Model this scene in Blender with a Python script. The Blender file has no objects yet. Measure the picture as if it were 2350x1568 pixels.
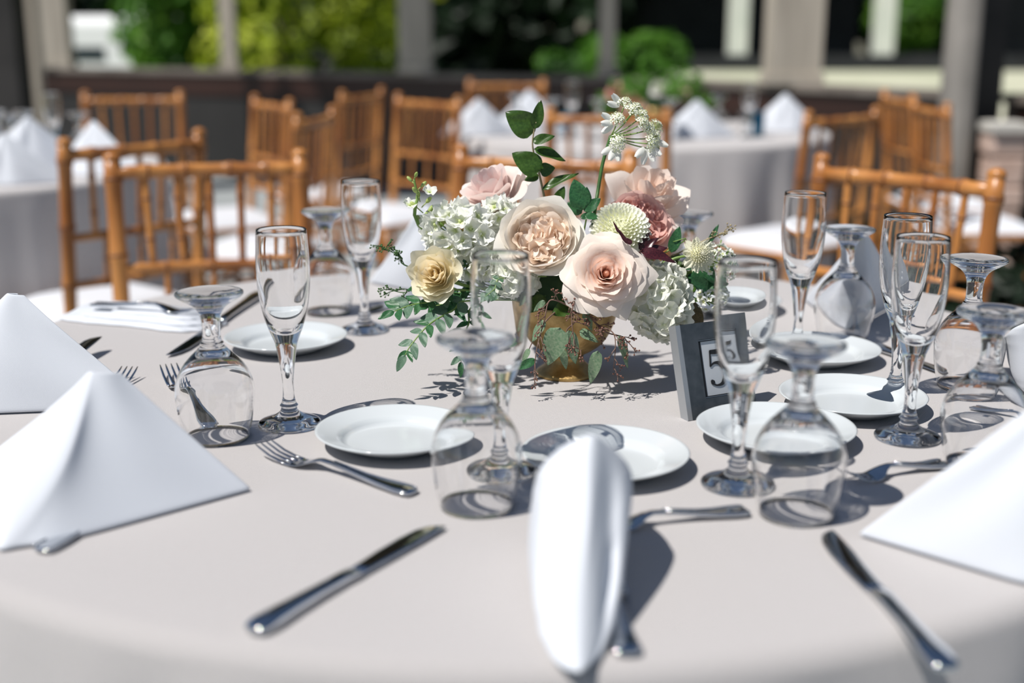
import bpy, math, random
from mathutils import Vector, Matrix, Quaternion
random.seed(7)
PI = math.pi
D = bpy.data
col = bpy.context.scene.collection
sc = bpy.context.scene

# ------------------------------------------------------------------ camera, light, exposure
TZ = 0.76                                   # table top height
CAMH = 0.4172                               # camera above the table top
FPX, PITCH = 2850.0, 0.24508967
cam_d = D.cameras.new('camera'); cam = D.objects.new('camera', cam_d); col.objects.link(cam)
cam.location = (0, 0, TZ + CAMH)
cam.rotation_euler = (PI / 2 - PITCH, 0, 0)
cam_d.sensor_width = 36.0; cam_d.lens = 36.0 * FPX / 2350.0
cam_d.dof.use_dof = True; cam_d.dof.focus_distance = 1.42; cam_d.dof.aperture_fstop = 2.2
cam_d.clip_end = 300
sc.camera = cam

SUN_AZ, SUN_EL = math.radians(215.6), math.radians(59)
sun_d = D.lights.new('sun', 'SUN'); sun = D.objects.new('sun', sun_d); col.objects.link(sun)
sdir = Vector((math.cos(SUN_AZ) * math.cos(SUN_EL), math.sin(SUN_AZ) * math.cos(SUN_EL), math.sin(SUN_EL)))
sun.rotation_euler = sdir.to_track_quat('Z', 'Y').to_euler()
sun.location = (0, 0, 12)
sun_d.energy = 5.0; sun_d.angle = math.radians(0.6); sun_d.color = (1.0, 0.955, 0.90)
world = D.worlds.new('sky'); sc.world = world; world.use_nodes = True
nt = world.node_tree; nt.nodes.clear()
sky = nt.nodes.new('ShaderNodeTexSky'); sky.sky_type = 'NISHITA'; sky.sun_disc = False
sky.sun_elevation = SUN_EL; sky.sun_rotation = math.radians(234); sky.air_density = 1.0; sky.dust_density = 0.6
bg = nt.nodes.new('ShaderNodeBackground'); bg.inputs[1].default_value = 0.062
wo = nt.nodes.new('ShaderNodeOutputWorld')
nt.links.new(sky.outputs[0], bg.inputs[0]); nt.links.new(bg.outputs[0], wo.inputs[0])
sc.view_settings.view_transform = 'Standard'; sc.view_settings.look = 'None'
sc.view_settings.gamma = 1; sc.view_settings.use_curve_mapping = False
sc.view_settings.exposure = 0.0
sc.cycles.max_bounces = 16; sc.cycles.transmission_bounces = 14; sc.cycles.transparent_max_bounces = 24
sc.cycles.glossy_bounces = 6; sc.cycles.diffuse_bounces = 4
sc.cycles.sample_clamp_indirect = 8

# ------------------------------------------------------------------ helpers
def ray(px, py):
    a = (px - 1175) / FPX; b = -(py - 784) / FPX
    return Vector((a, math.cos(PITCH) + b * math.sin(PITCH), -math.sin(PITCH) + b * math.cos(PITCH)))
def on_z(px, py, z=TZ):
    r = ray(px, py); t = (z - TZ - CAMH) / r.z
    return Vector((r.x * t, r.y * t, z))
def on_y(px, py, y):
    r = ray(px, py); t = y / r.y
    return Vector((r.x * t, y, TZ + CAMH + r.z * t))

def PX(px, y): return (px - 1175) / FPX * (y * 0.97 + 0.1)

def mk(name, vs, fs, m, parent=None, smooth=True, cols=None, mats=None):
    me = D.meshes.new(name); me.from_pydata([tuple(v) for v in vs], [], fs); me.update()
    if smooth: me.polygons.foreach_set('use_smooth', [True] * len(me.polygons))
    if isinstance(m, (list, tuple)):
        for q in m: me.materials.append(q)
        if mats: me.polygons.foreach_set('material_index', mats)
    elif m: me.materials.append(m)
    if cols:
        ca = me.color_attributes.new('tint', 'FLOAT_COLOR', 'POINT')
        ca.data.foreach_set('color', [c for q in cols for c in (q[0], q[1], q[2], 1.0)])
    o = D.objects.new(name, me); col.objects.link(o)
    if parent: o.parent = parent
    return o
def empty(name, loc=(0, 0, 0), rz=0.0):
    o = D.objects.new(name, None); col.objects.link(o); o.location = loc; o.rotation_euler = (0, 0, rz)
    o.empty_display_size = 0.05
    return o
def tag(o, label, cat, group=None):
    o['label'] = label; o['category'] = cat
    if group: o['group'] = group
    return o
def struct(o): o['kind'] = 'structure'; return o
def stuff(o): o['kind'] = 'stuff'; return o
def dup(root, loc=None, rot=None, label=None, group=None):
    def cp(o, par):
        c = o.copy(); col.objects.link(c)
        if par: c.parent = par
        for ch in list(o.children): cp(ch, c)
        return c
    r = cp(root, None)
    if loc is not None: r.location = loc
    if rot is not None: r.rotation_euler = rot
    if label: r['label'] = label
    if group: r['group'] = group
    return r
class MB:
    def __init__(s): s.v = []; s.f = []; s.c = []; s.m = []
    def add(s, vs, fs, c=None, mi=0):
        b = len(s.v); s.v += [Vector(v) for v in vs]; s.f += [tuple(i + b for i in f) for f in fs]
        if c is not None: s.c += (c if isinstance(c, list) else [c] * len(vs))
        s.m += [mi] * len(fs)
    def build(s, name, m, parent=None, smooth=True):
        return mk(name, s.v, s.f, m, parent, smooth, s.c if s.c else None, s.m if isinstance(m, (list, tuple)) else None)
    def xf(s, M):
        s.v = [M @ v for v in s.v]; return s

def lathe(prof, n=48, M=None):
    """prof: list of (z, r); r==0 closes"""
    vs = []; fs = []; rows = []
    for z, r in prof:
        if r < 1e-7: rows.append([len(vs)]); vs.append(Vector((0, 0, z)))
        else:
            rows.append(list(range(len(vs), len(vs) + n)))
            vs += [Vector((r * math.cos(2 * PI * i / n), r * math.sin(2 * PI * i / n), z)) for i in range(n)]
    for a, b in zip(rows, rows[1:]):
        for i in range(n):
            j = (i + 1) % n
            if len(a) == 1 and len(b) == 1: continue
            if len(a) == 1: fs.append((a[0], b[i], b[j]))
            elif len(b) == 1: fs.append((a[i], b[0], a[j]))
            else: fs.append((a[i], b[i], b[j], a[j]))
    if M: vs = [M @ v for v in vs]
    return vs, fs
def smooth_prof(p, sub=4):
    out = []
    n = len(p)
    for i in range(n - 1):
        p0 = p[max(i - 1, 0)]; p1 = p[i]; p2 = p[i + 1]; p3 = p[min(i + 2, n - 1)]
        for k in range(sub):
            t = k / sub
            q = []
            for a, b, c, d in zip(p0, p1, p2, p3):
                q.append(0.5 * (2 * b + (c - a) * t + (2 * a - 5 * b + 4 * c - d) * t * t + (3 * b - a - 3 * c + d) * t ** 3))
            out.append(tuple(q))
    out.append(tuple(p[-1]))
    return out
def tube(pts, rad, n=8, cap=True):
    pts = [Vector(p) for p in pts]
    if not isinstance(rad, (list, tuple)): rad = [rad] * len(pts)
    vs = []; fs = []; up = None
    for i, p in enumerate(pts):
        t = (pts[min(i + 1, len(pts) - 1)] - pts[max(i - 1, 0)]).normalized()
        if up is None:
            up = t.orthogonal().normalized()
        up = (up - t * up.dot(t))
        up = up.normalized() if up.length > 1e-6 else t.orthogonal().normalized()
        s = t.cross(up)
        for k in range(n):
            a = 2 * PI * k / n
            vs.append(p + (up * math.cos(a) + s * math.sin(a)) * rad[i])
    for i in range(len(pts) - 1):
        for k in range(n):
            j = (k + 1) % n
            fs.append((i * n + k, i * n + j, (i + 1) * n + j, (i + 1) * n + k))
    if cap:
        fs.append(tuple(reversed(range(n)))); b = (len(pts) - 1) * n; fs.append(tuple(range(b, b + n)))
    return vs, fs
def crv(pts, sub=6): return [Vector(p) for p in smooth_prof([tuple(q) for q in pts], sub)]
def box(c, s, rz=0.0):
    x, y, z = s[0] / 2, s[1] / 2, s[2] / 2
    M = Matrix.Translation(Vector(c)) @ Matrix.Rotation(rz, 4, 'Z')
    vs = [M @ Vector((i * x, j * y, k * z)) for i in (-1, 1) for j in (-1, 1) for k in (-1, 1)]
    return vs, [(0, 1, 3, 2), (4, 6, 7, 5), (0, 4, 5, 1), (2, 3, 7, 6), (0, 2, 6, 4), (1, 5, 7, 3)]
def grid(fn, nu, nv):
    vs = [fn(i / nu, j / nv) for j in range(nv + 1) for i in range(nu + 1)]
    fs = [(j * (nu + 1) + i, j * (nu + 1) + i + 1, (j + 1) * (nu + 1) + i + 1, (j + 1) * (nu + 1) + i) for j in range(nv) for i in range(nu)]
    return vs, fs
def ball(c, r, nu=8, nv=5, sc_=(1, 1, 1)):
    prof = [(-math.cos(PI * k / nv) * r, max(math.sin(PI * k / nv) * r, 0 if k in (0, nv) else 1e-5)) for k in range(nv + 1)]
    prof[0] = (-r, 0); prof[-1] = (r, 0)
    vs, fs = lathe(prof, nu)
    c = Vector(c)
    return [c + Vector((v.x * sc_[0], v.y * sc_[1], v.z * sc_[2])) for v in vs], fs
def orient(d, roll=0.0):
    d = Vector(d).normalized()
    return d.to_track_quat('Z', 'Y').to_matrix().to_4x4() @ Matrix.Rotation(roll, 4, 'Z')
def mod(o, kind, **kw):
    m = o.modifiers.new(kind.lower(), kind)
    for k, v in kw.items(): setattr(m, k, v)
    return m

# ------------------------------------------------------------------ materials
def newmat(name):
    m = D.materials.new(name); m.use_nodes = True; n = m.node_tree.nodes; n.clear()
    o = n.new('ShaderNodeOutputMaterial'); return m, m.node_tree, o
def noise_ramp(t, c1, c2, scale=5.0, detail=3, lo=0.35, hi=0.65, coord='Object', vec=None):
    n = t.nodes; tc = n.new('ShaderNodeTexCoord'); no = n.new('ShaderNodeTexNoise'); no.inputs['Scale'].default_value = scale
    no.inputs['Detail'].default_value = detail
    if vec:
        mp = n.new('ShaderNodeMapping'); mp.inputs['Scale'].default_value = vec
        t.links.new(tc.outputs[coord], mp.inputs[0]); t.links.new(mp.outputs[0], no.inputs['Vector'])
    else: t.links.new(tc.outputs[coord], no.inputs['Vector'])
    r = n.new('ShaderNodeValToRGB'); r.color_ramp.elements[0].position = lo; r.color_ramp.elements[1].position = hi
    r.color_ramp.elements[0].color = (*c1, 1); r.color_ramp.elements[1].color = (*c2, 1)
    t.links.new(no.outputs['Fac'], r.inputs[0]); return r.outputs[0], no
def pbr(name, c1, c2=None, rough=0.6, metal=0.0, scale=5.0, bump=0.0, bscale=40.0, spec=0.5, sheen=0.0, vec=None, lo=0.35, hi=0.65, bdist=0.002):
    m, t, o = newmat(name); b = t.nodes.new('ShaderNodeBsdfPrincipled')
    b.inputs['Roughness'].default_value = rough; b.inputs['Metallic'].default_value = metal
    b.inputs['Specular IOR Level'].default_value = spec; b.inputs['Sheen Weight'].default_value = sheen
    if c2: s, _ = noise_ramp(t, c1, c2, scale, vec=vec, lo=lo, hi=hi); t.links.new(s, b.inputs['Base Color'])
    else: b.inputs['Base Color'].default_value = (*c1, 1)
    if bump:
        tc = t.nodes.new('ShaderNodeTexCoord'); no = t.nodes.new('ShaderNodeTexNoise'); no.inputs['Scale'].default_value = bscale
        bp = t.nodes.new('ShaderNodeBump'); bp.inputs['Strength'].default_value = bump; bp.inputs['Distance'].default_value = bdist
        t.links.new(tc.outputs['Object'], no.inputs['Vector']); t.links.new(no.outputs['Fac'], bp.inputs['Height']); t.links.new(bp.outputs[0], b.inputs['Normal'])
    t.links.new(b.outputs[0], o.inputs[0]); return m
def weave(name, c1, c2, pitch=0.0016, strength=0.35, rough=0.85, sheen=0.2, speck=900):
    m, t, o = newmat(name); n = t.nodes; L = t.links
    b = n.new('ShaderNodeBsdfPrincipled'); b.inputs['Roughness'].default_value = rough; b.inputs['Sheen Weight'].default_value = sheen
    b.inputs['Specular IOR Level'].default_value = 0.15
    tc = n.new('ShaderNodeTexCoord')
    hs = []
    for ax in ((1, 0.25, 0.6), (-0.25, 1, 0.75)):
        dt = n.new('ShaderNodeVectorMath'); dt.operation = 'DOT_PRODUCT'; dt.inputs[1].default_value = ax
        L.new(tc.outputs['Object'], dt.inputs[0])
        mu = n.new('ShaderNodeMath'); mu.operation = 'MULTIPLY'; mu.inputs[1].default_value = 2 * PI / pitch; L.new(dt.outputs['Value'], mu.inputs[0])
        si = n.new('ShaderNodeMath'); si.operation = 'SINE'; L.new(mu.outputs[0], si.inputs[0]); hs.append(si)
    ad = n.new('ShaderNodeMath'); ad.operation = 'MULTIPLY'; L.new(hs[0].outputs[0], ad.inputs[0]); L.new(hs[1].outputs[0], ad.inputs[1])
    no = n.new('ShaderNodeTexNoise'); no.inputs['Scale'].default_value = speck; L.new(tc.outputs['Object'], no.inputs['Vector'])
    a2 = n.new('ShaderNodeMath'); a2.operation = 'ADD'; L.new(ad.outputs[0], a2.inputs[0]); L.new(no.outputs['Fac'], a2.inputs[1])
    r = n.new('ShaderNodeMapRange'); r.inputs['From Min'].default_value = -0.6; r.inputs['From Max'].default_value = 1.6
    L.new(a2.outputs[0], r.inputs['Value'])
    mx = n.new('ShaderNodeMix'); mx.data_type = 'RGBA'; mx.inputs[6].default_value = (*c1, 1); mx.inputs[7].default_value = (*c2, 1)
    L.new(r.outputs[0], mx.inputs[0]); L.new(mx.outputs[2], b.inputs['Base Color'])
    bp = n.new('ShaderNodeBump'); bp.inputs['Strength'].default_value = strength; bp.inputs['Distance'].default_value = 0.0004
    L.new(a2.outputs[0], bp.inputs['Height']); L.new(bp.outputs[0], b.inputs['Normal']); L.new(b.outputs[0], o.inputs[0]); return m
def petal_mat(name, transl=0.35, rough=0.55, tintmul=(1, 1, 1), bump=0.25, bscale=220):
    m, t, o = newmat(name); n = t.nodes; L = t.links
    at = n.new('ShaderNodeAttribute'); at.attribute_name = 'tint'
    no = n.new('ShaderNodeTexNoise'); no.inputs['Scale'].default_value = bscale; no.inputs['Detail'].default_value = 3
    tc = n.new('ShaderNodeTexCoord'); L.new(tc.outputs['Object'], no.inputs['Vector'])
    bp = n.new('ShaderNodeBump'); bp.inputs['Strength'].default_value = bump; bp.inputs['Distance'].default_value = 0.001
    L.new(no.outputs['Fac'], bp.inputs['Height'])
    b = n.new('ShaderNodeBsdfPrincipled'); b.inputs['Roughness'].default_value = rough; b.inputs['Specular IOR Level'].default_value = 0.25
    tr = n.new('ShaderNodeBsdfTranslucent'); mx = n.new('ShaderNodeMixShader'); mx.inputs[0].default_value = transl
    for q in (b.inputs['Base Color'], tr.inputs['Color']): L.new(at.outputs['Color'], q)
    L.new(bp.outputs[0], b.inputs['Normal']); L.new(bp.outputs[0], tr.inputs['Normal'])
    L.new(b.outputs[0], mx.inputs[1]); L.new(tr.outputs[0], mx.inputs[2]); L.new(mx.outputs[0], o.inputs[0]); return m
def leaf_mat(name, c1, c2, rough=0.4, transl=0.2, scale=14, spec=0.5, coat=0.0):
    m, t, o = newmat(name); n = t.nodes; L = t.links
    s, _ = noise_ramp(t, c1, c2, scale)
    b = n.new('ShaderNodeBsdfPrincipled'); b.inputs['Roughness'].default_value = rough; b.inputs['Specular IOR Level'].default_value = spec
    tr = n.new('ShaderNodeBsdfTranslucent'); mx = n.new('ShaderNodeMixShader'); mx.inputs[0].default_value = transl
    L.new(s, b.inputs['Base Color']); L.new(s, tr.inputs['Color'])
    L.new(b.outputs[0], mx.inputs[1]); L.new(tr.outputs[0], mx.inputs[2]); L.new(mx.outputs[0], o.inputs[0]); return m
def glass_mat(name='clear_glass', col_=(1.0, 1.0, 1.0)):
    m, t, o = newmat(name); g = t.nodes.new('ShaderNodeBsdfGlass'); g.inputs['Roughness'].default_value = 0.0
    g.inputs['IOR'].default_value = 1.48; g.inputs['Color'].default_value = (*col_, 1); t.links.new(g.outputs[0], o.inputs[0]); return m

M_cloth = weave('tablecloth_linen', (0.44, 0.422, 0.418), (0.665, 0.64, 0.635), 0.0019, 0.8)
M_farcloth = weave('far_tablecloth_linen', (0.48, 0.46, 0.455), (0.58, 0.56, 0.555), 0.004, 0.3)
M_napkin = weave('napkin_cotton', (0.62, 0.66, 0.72), (0.72, 0.75, 0.80), 0.0011, 0.18, 0.8, 0.1)
M_china = pbr('white_china', (0.58, 0.62, 0.64), rough=0.12, spec=0.5)
M_steel = pbr('stainless_steel', (0.60, 0.62, 0.65), (0.68, 0.70, 0.73), rough=0.09, metal=1.0, scale=30, bump=0.05, bscale=60)
M_glass = glass_mat()
M_gold = pbr('hammered_gold', (0.36, 0.23, 0.08), (0.58, 0.40, 0.17), rough=0.42, metal=0.7, scale=60, bump=0.5, bscale=300, bdist=0.001)
M_wood = pbr('honey_bamboo', (0.29, 0.10, 0.022), (0.56, 0.245, 0.068), rough=0.33, scale=9, spec=0.5, vec=(1, 1, 0.35))
M_node = pbr('dark_bamboo_node', (0.12, 0.035, 0.01), (0.20, 0.07, 0.02), rough=0.45, scale=20)
M_cush = pbr('white_cushion', (0.66, 0.68, 0.72), rough=0.9, sheen=0.1)
M_frame = pbr('pewter_frame', (0.075, 0.088, 0.10), (0.105, 0.12, 0.135), rough=0.38, metal=0.6, scale=80, bump=0.08, bscale=900)
M_frame_l = pbr('pewter_edge', (0.42, 0.44, 0.46), rough=0.35, metal=0.6)
M_black = pbr('black_ink', (0.012, 0.012, 0.014), rough=0.4)
M_card = pbr('silver_card', (0.50, 0.53, 0.56), (0.60, 0.63, 0.66), rough=0.35, metal=0.25, scale=10)
M_petal = petal_mat('rose_petal', 0.38)
M_thick = petal_mat('floret_petal', 0.35, 0.6)
M_pollen = petal_mat('flower_centre', 0.1, 0.7)
M_ruscus = leaf_mat('dark_glossy_leaf', (0.030, 0.075, 0.010), (0.055, 0.12, 0.018), 0.32, 0.22, 12)
M_euc = leaf_mat('eucalyptus_leaf', (0.07, 0.145, 0.09), (0.12, 0.215, 0.14), 0.5, 0.15, 25)
M_euc_d = leaf_mat('deep_green_leaf', (0.02, 0.09, 0.035), (0.05, 0.17, 0.06), 0.4, 0.2, 20)
M_seed = leaf_mat('seeded_eucalyptus_leaf', (0.13, 0.24, 0.13), (0.26, 0.34, 0.22), 0.45, 0.15, 18)
M_burg = leaf_mat('burgundy_leaf', (0.03, 0.008, 0.012), (0.09, 0.018, 0.025), 0.35, 0.1, 30)
M_brown = leaf_mat('bronze_leaf', (0.06, 0.045, 0.02), (0.12, 0.09, 0.035), 0.45, 0.1, 30)
M_stem = leaf_mat('green_stem', (0.14, 0.26, 0.05), (0.24, 0.36, 0.10), 0.5, 0.05, 40)
M_stem_d = leaf_mat('dark_green_stem', (0.03, 0.09, 0.02), (0.06, 0.15, 0.03), 0.45, 0.05, 40)
M_stem_tan = pbr('tan_stem', (0.36, 0.30, 0.17), rough=0.6)
M_twig = pbr('brown_twig', (0.14, 0.075, 0.055), (0.26, 0.17, 0.13), rough=0.6, scale=60)
M_berry = pbr('brown_berry', (0.13, 0.04, 0.03), (0.24, 0.12, 0.08), rough=0.5, scale=80)
M_bud = leaf_mat('green_bud', (0.30, 0.42, 0.10), (0.50, 0.58, 0.20), 0.5, 0.15, 60)
M_foam = pbr('green_floral_moss', (0.02, 0.05, 0.02), (0.04, 0.08, 0.03), rough=0.95, scale=60)

# ------------------------------------------------------------------ the setting: deck floor, half walls, posts, unseen roof
M_deck = pbr('pale_deck', (0.26, 0.285, 0.29), (0.36, 0.385, 0.39), rough=0.75, scale=2.5, vec=(0.3, 6, 1), bump=0.1)
M_dwall = pbr('charcoal_panel', (0.012, 0.0115, 0.011), (0.020, 0.019, 0.018), rough=0.7, scale=2)
M_rail = pbr('dark_red_brown_board', (0.022, 0.008, 0.005), (0.038, 0.014, 0.009), rough=0.45, scale=3, vec=(0.4, 0.4, 6))
M_sill = pbr('weathered_sill', (0.13, 0.11, 0.095), (0.20, 0.175, 0.15), rough=0.7, scale=4)
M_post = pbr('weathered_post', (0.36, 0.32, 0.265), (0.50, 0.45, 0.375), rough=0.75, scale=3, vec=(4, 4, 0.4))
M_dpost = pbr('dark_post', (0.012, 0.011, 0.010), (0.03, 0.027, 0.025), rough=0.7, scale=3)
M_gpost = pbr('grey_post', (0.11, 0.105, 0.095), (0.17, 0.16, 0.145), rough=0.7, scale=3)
M_roof = pbr('dark_roof_boards', (0.035, 0.025, 0.018), (0.06, 0.042, 0.03), rough=0.8, scale=3)
M_ground = pbr('mottled_lawn', (0.035, 0.07, 0.015), (0.10, 0.14, 0.04), rough=0.95, scale=0.8, bump=0.6, bscale=8, bdist=0.05)  # grass mottled in darker and lighter green
M_path = pbr('pale_gravel_path', (0.55, 0.52, 0.44), (0.66, 0.62, 0.53), rough=0.9, scale=3)

vs, fs = box((0, 4.5, -0.06), (16, 17, 0.12)); struct(mk('floor', vs, fs, M_deck, smooth=False))
vs, fs = grid(lambda u, v: Vector((-40 + 80 * u, 12.6 + 60 * v, -0.35 + 0.15 * math.sin(u * 9) * math.sin(v * 11))), 30, 30)
struct(mk('ground', vs, fs, M_ground))
def wall_seg(a, b, side):
    a = Vector(a); b = Vector(b); d = b - a; L = d.length; rz = math.atan2(d.y, d.x); c = (a + b) / 2
    vs, fs = box((c.x, c.y, 0.33), (L, 0.10, 0.66), rz); struct(mk('wall_' + side, vs, fs, M_dwall, smooth=False))
    vs, fs = box((c.x, c.y, 0.745), (L, 0.13, 0.17), rz); struct(mk({'back': 'trim_1', 'right': 'trim_2', 'side': 'trim_11'}[side], vs, fs, M_rail, smooth=False))
    vs, fs = box((c.x, c.y + 0.03, 0.85), (L + 0.05, 0.22, 0.04), rz); struct(mk({'back': 'trim_3', 'right': 'trim_4', 'side': 'trim_12'}[side], vs, fs, M_sill, smooth=False))
WA, WB, WC = (-4.75, 11.6), (0.75, 8.85), (2.45, 6.55)
wall_seg(WA, WB, 'back'); wall_seg(WB, WC, 'right')
def wx(px, py=150):      # point of the wall line behind a pixel column
    k = (px - 1175) / FPX
    for a, b in ((WA, WB), (WB, WC)):
        a = Vector(a); b = Vector(b)
        def g(p): return p.x - k * (p.y * math.cos(PITCH) + 0.3 * math.sin(PITCH))
        ga, gb = g(a), g(b)
        if ga <= 0 <= gb or abs(gb) < 0.02: return a.lerp(b, -ga / (gb - ga))
    return None
def post(px, w, m, label, z0=0.87, h=4.1, y=None, dep=None):
    p = wx(px) if y is None else Vector(((px - 1175) / FPX * (y * 0.97 + 0.1), y))
    vs, fs = box((p.x, p.y, (z0 + h) / 2), (w, dep or w * 0.8, h - z0))
    vs2, fs2 = box((p.x, p.y, z0 + 0.03), (w + 0.03, (dep or w * 0.8) + 0.03, 0.06))
    mb = MB(); mb.add(vs, fs); mb.add(vs2, fs2)
    o = mb.build('pavilion_post', m, smooth=False); tag(o, label, 'post', 'posts of the open pavilion side'); return o
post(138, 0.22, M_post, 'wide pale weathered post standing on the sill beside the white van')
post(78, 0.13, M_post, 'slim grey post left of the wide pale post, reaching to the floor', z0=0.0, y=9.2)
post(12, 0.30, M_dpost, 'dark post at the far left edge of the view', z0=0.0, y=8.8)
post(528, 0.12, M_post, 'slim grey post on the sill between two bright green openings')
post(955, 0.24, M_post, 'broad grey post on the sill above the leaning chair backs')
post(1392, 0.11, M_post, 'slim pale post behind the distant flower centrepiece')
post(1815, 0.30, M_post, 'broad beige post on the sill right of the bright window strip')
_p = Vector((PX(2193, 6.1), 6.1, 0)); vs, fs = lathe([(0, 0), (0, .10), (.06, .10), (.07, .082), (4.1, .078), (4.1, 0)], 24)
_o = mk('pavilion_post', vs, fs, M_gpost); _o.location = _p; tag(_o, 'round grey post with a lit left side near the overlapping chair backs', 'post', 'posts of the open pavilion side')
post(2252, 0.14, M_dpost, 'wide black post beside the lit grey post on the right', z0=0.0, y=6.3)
vs, fs = box((3.0, 9.75, 4.2), (12.4, 4.3, 0.14)); struct(mk('unseen_ceiling', vs, fs, M_roof, smooth=False))  # out of view; extent shaped to darken reflections and let sun reach the posts
for k, xb in enumerate((-2.6, -.6, 1.4, 3.4, 5.4, 7.4)):
    vs, fs = box((xb, 9.75, 4.02), (0.12, 4.1, 0.22)); struct(mk('trim_%d' % (k + 5), vs, fs, M_roof, smooth=False))

# pale path and steps beyond the right-hand opening
def strip(name, pts, m, z, th=0.06):
    n = len(pts); vs = [Vector((p[0], p[1], z)) for p in pts] + [Vector((p[0], p[1], z - th)) for p in pts]
    fs = [tuple(range(n)), tuple(reversed(range(n, 2 * n)))] + [(i, n + i, n + (i + 1) % n, (i + 1) % n) for i in range(n)]
    return mk(name, vs, fs, m, smooth=False)
struct(strip('path', [(2.2, 13.6), (3.0, 12.7), (16, 12.7), (20, 22), (5.2, 20)], M_path, -0.15, 0.25))

# ------------------------------------------------------------------ van beyond the left opening
def make_van():
    root = empty('white_van', (-5.62, 21.0, -0.3), math.radians(-106)); root.scale = (.83, .83, .83)
    M_v = pbr('white_paint', (0.90, 0.92, 0.92), rough=0.25)
    M_vg = pbr('dark_van_glass', (0.02, 0.03, 0.035), rough=0.08)
    M_t = pbr('black_rubber', (0.02, 0.02, 0.02), rough=0.8)
    prof = [(-2.3, 0.35), (-2.3, 1.0), (-2.05, 1.12), (-1.45, 1.25), (-0.85, 1.95), (-0.6, 2.05), (2.2, 2.05), (2.3, 1.9), (2.3, 0.35)]
    n = len(prof); vs = []
    for s in (-0.9, 0.9): vs += [Vector((x, s * (0.92 if z > 1.3 else 1.0), z)) for x, z in prof]
    fs = [tuple(range(n)), tuple(reversed(range(n, 2 * n)))] + [(i, n + i, n + (i + 1) % n, (i + 1) % n) for i in range(n)]
    b = mk('body', vs, fs, M_v, root, smooth=False); mod(b, 'BEVEL', width=0.05, segments=2)
    w = MB()
    for s in (-1, 1):
        y = s * 0.85
        w.add([(-0.72, y, 1.3), (0.35, y, 1.3), (0.35, y, 1.88), (-0.50, y, 1.88), (-0.72, y - s * .02, 1.3), (0.35, y - s * .02, 1.3)], [(0, 1, 2, 3)] if s < 0 else [(3, 2, 1, 0)])
    w.add([(-1.42, -0.75, 1.30), (-1.42, 0.75, 1.30), (-0.88, 0.72, 1.93), (-0.88, -0.72, 1.93)], [(0, 1, 2, 3)])
    ow = w.build('window', M_vg, root, smooth=False); mod(ow, 'SOLIDIFY', thickness=0.03, offset=1)
    rw = mk('rear_window', [(2.30, -.62, 1.25), (2.30, .05, 1.25), (2.27, .05, 1.75), (2.27, -.62, 1.75)], [(0, 1, 2, 3)], M_vg, root, smooth=False); mod(rw, 'SOLIDIFY', thickness=.03, offset=0)
    for x in (-1.45, 1.45):
        for s in (-1, 1):
            vs, fs = lathe([(-0.1, 0), (-0.1, 0.2), (-0.12, 0.22), (-0.12, 0.36), (-0.08, 0.38), (0.08, 0.38), (0.12, 0.36), (0.12, 0)], 20,
                           Matrix.Translation((x, s * 0.86, 0.38)) @ Matrix.Rotation(PI / 2, 4, 'X'))
            mk('wheel', vs, fs, M_t, root)
    tag(root, 'white van parked beyond the left opening among the trees', 'van')
make_van()

# ------------------------------------------------------------------ trees and shrubs beyond the pavilion
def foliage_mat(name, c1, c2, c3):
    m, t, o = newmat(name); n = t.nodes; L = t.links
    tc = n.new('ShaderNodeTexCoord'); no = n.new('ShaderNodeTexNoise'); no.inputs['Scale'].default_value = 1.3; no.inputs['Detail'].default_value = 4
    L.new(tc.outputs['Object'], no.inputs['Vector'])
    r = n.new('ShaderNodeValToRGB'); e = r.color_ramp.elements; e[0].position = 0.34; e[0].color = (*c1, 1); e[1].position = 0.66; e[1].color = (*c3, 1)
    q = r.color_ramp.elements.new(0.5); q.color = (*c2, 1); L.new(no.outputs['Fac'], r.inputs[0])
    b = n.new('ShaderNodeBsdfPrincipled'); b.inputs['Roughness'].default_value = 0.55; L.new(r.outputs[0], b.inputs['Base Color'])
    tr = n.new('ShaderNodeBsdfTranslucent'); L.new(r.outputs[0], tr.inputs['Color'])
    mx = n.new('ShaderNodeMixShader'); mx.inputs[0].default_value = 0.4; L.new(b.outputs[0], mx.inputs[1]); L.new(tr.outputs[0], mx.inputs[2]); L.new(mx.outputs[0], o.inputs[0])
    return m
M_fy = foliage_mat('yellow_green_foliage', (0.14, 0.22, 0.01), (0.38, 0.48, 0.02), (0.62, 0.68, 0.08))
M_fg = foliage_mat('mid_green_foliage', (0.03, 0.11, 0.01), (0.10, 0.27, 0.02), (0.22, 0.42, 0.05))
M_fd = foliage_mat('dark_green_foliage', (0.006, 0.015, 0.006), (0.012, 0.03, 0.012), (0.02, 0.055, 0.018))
M_bark = pbr('bark', (0.05, 0.035, 0.025), (0.10, 0.075, 0.055), rough=0.9, scale=6, bump=0.5, bscale=12, bdist=0.03)
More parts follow.
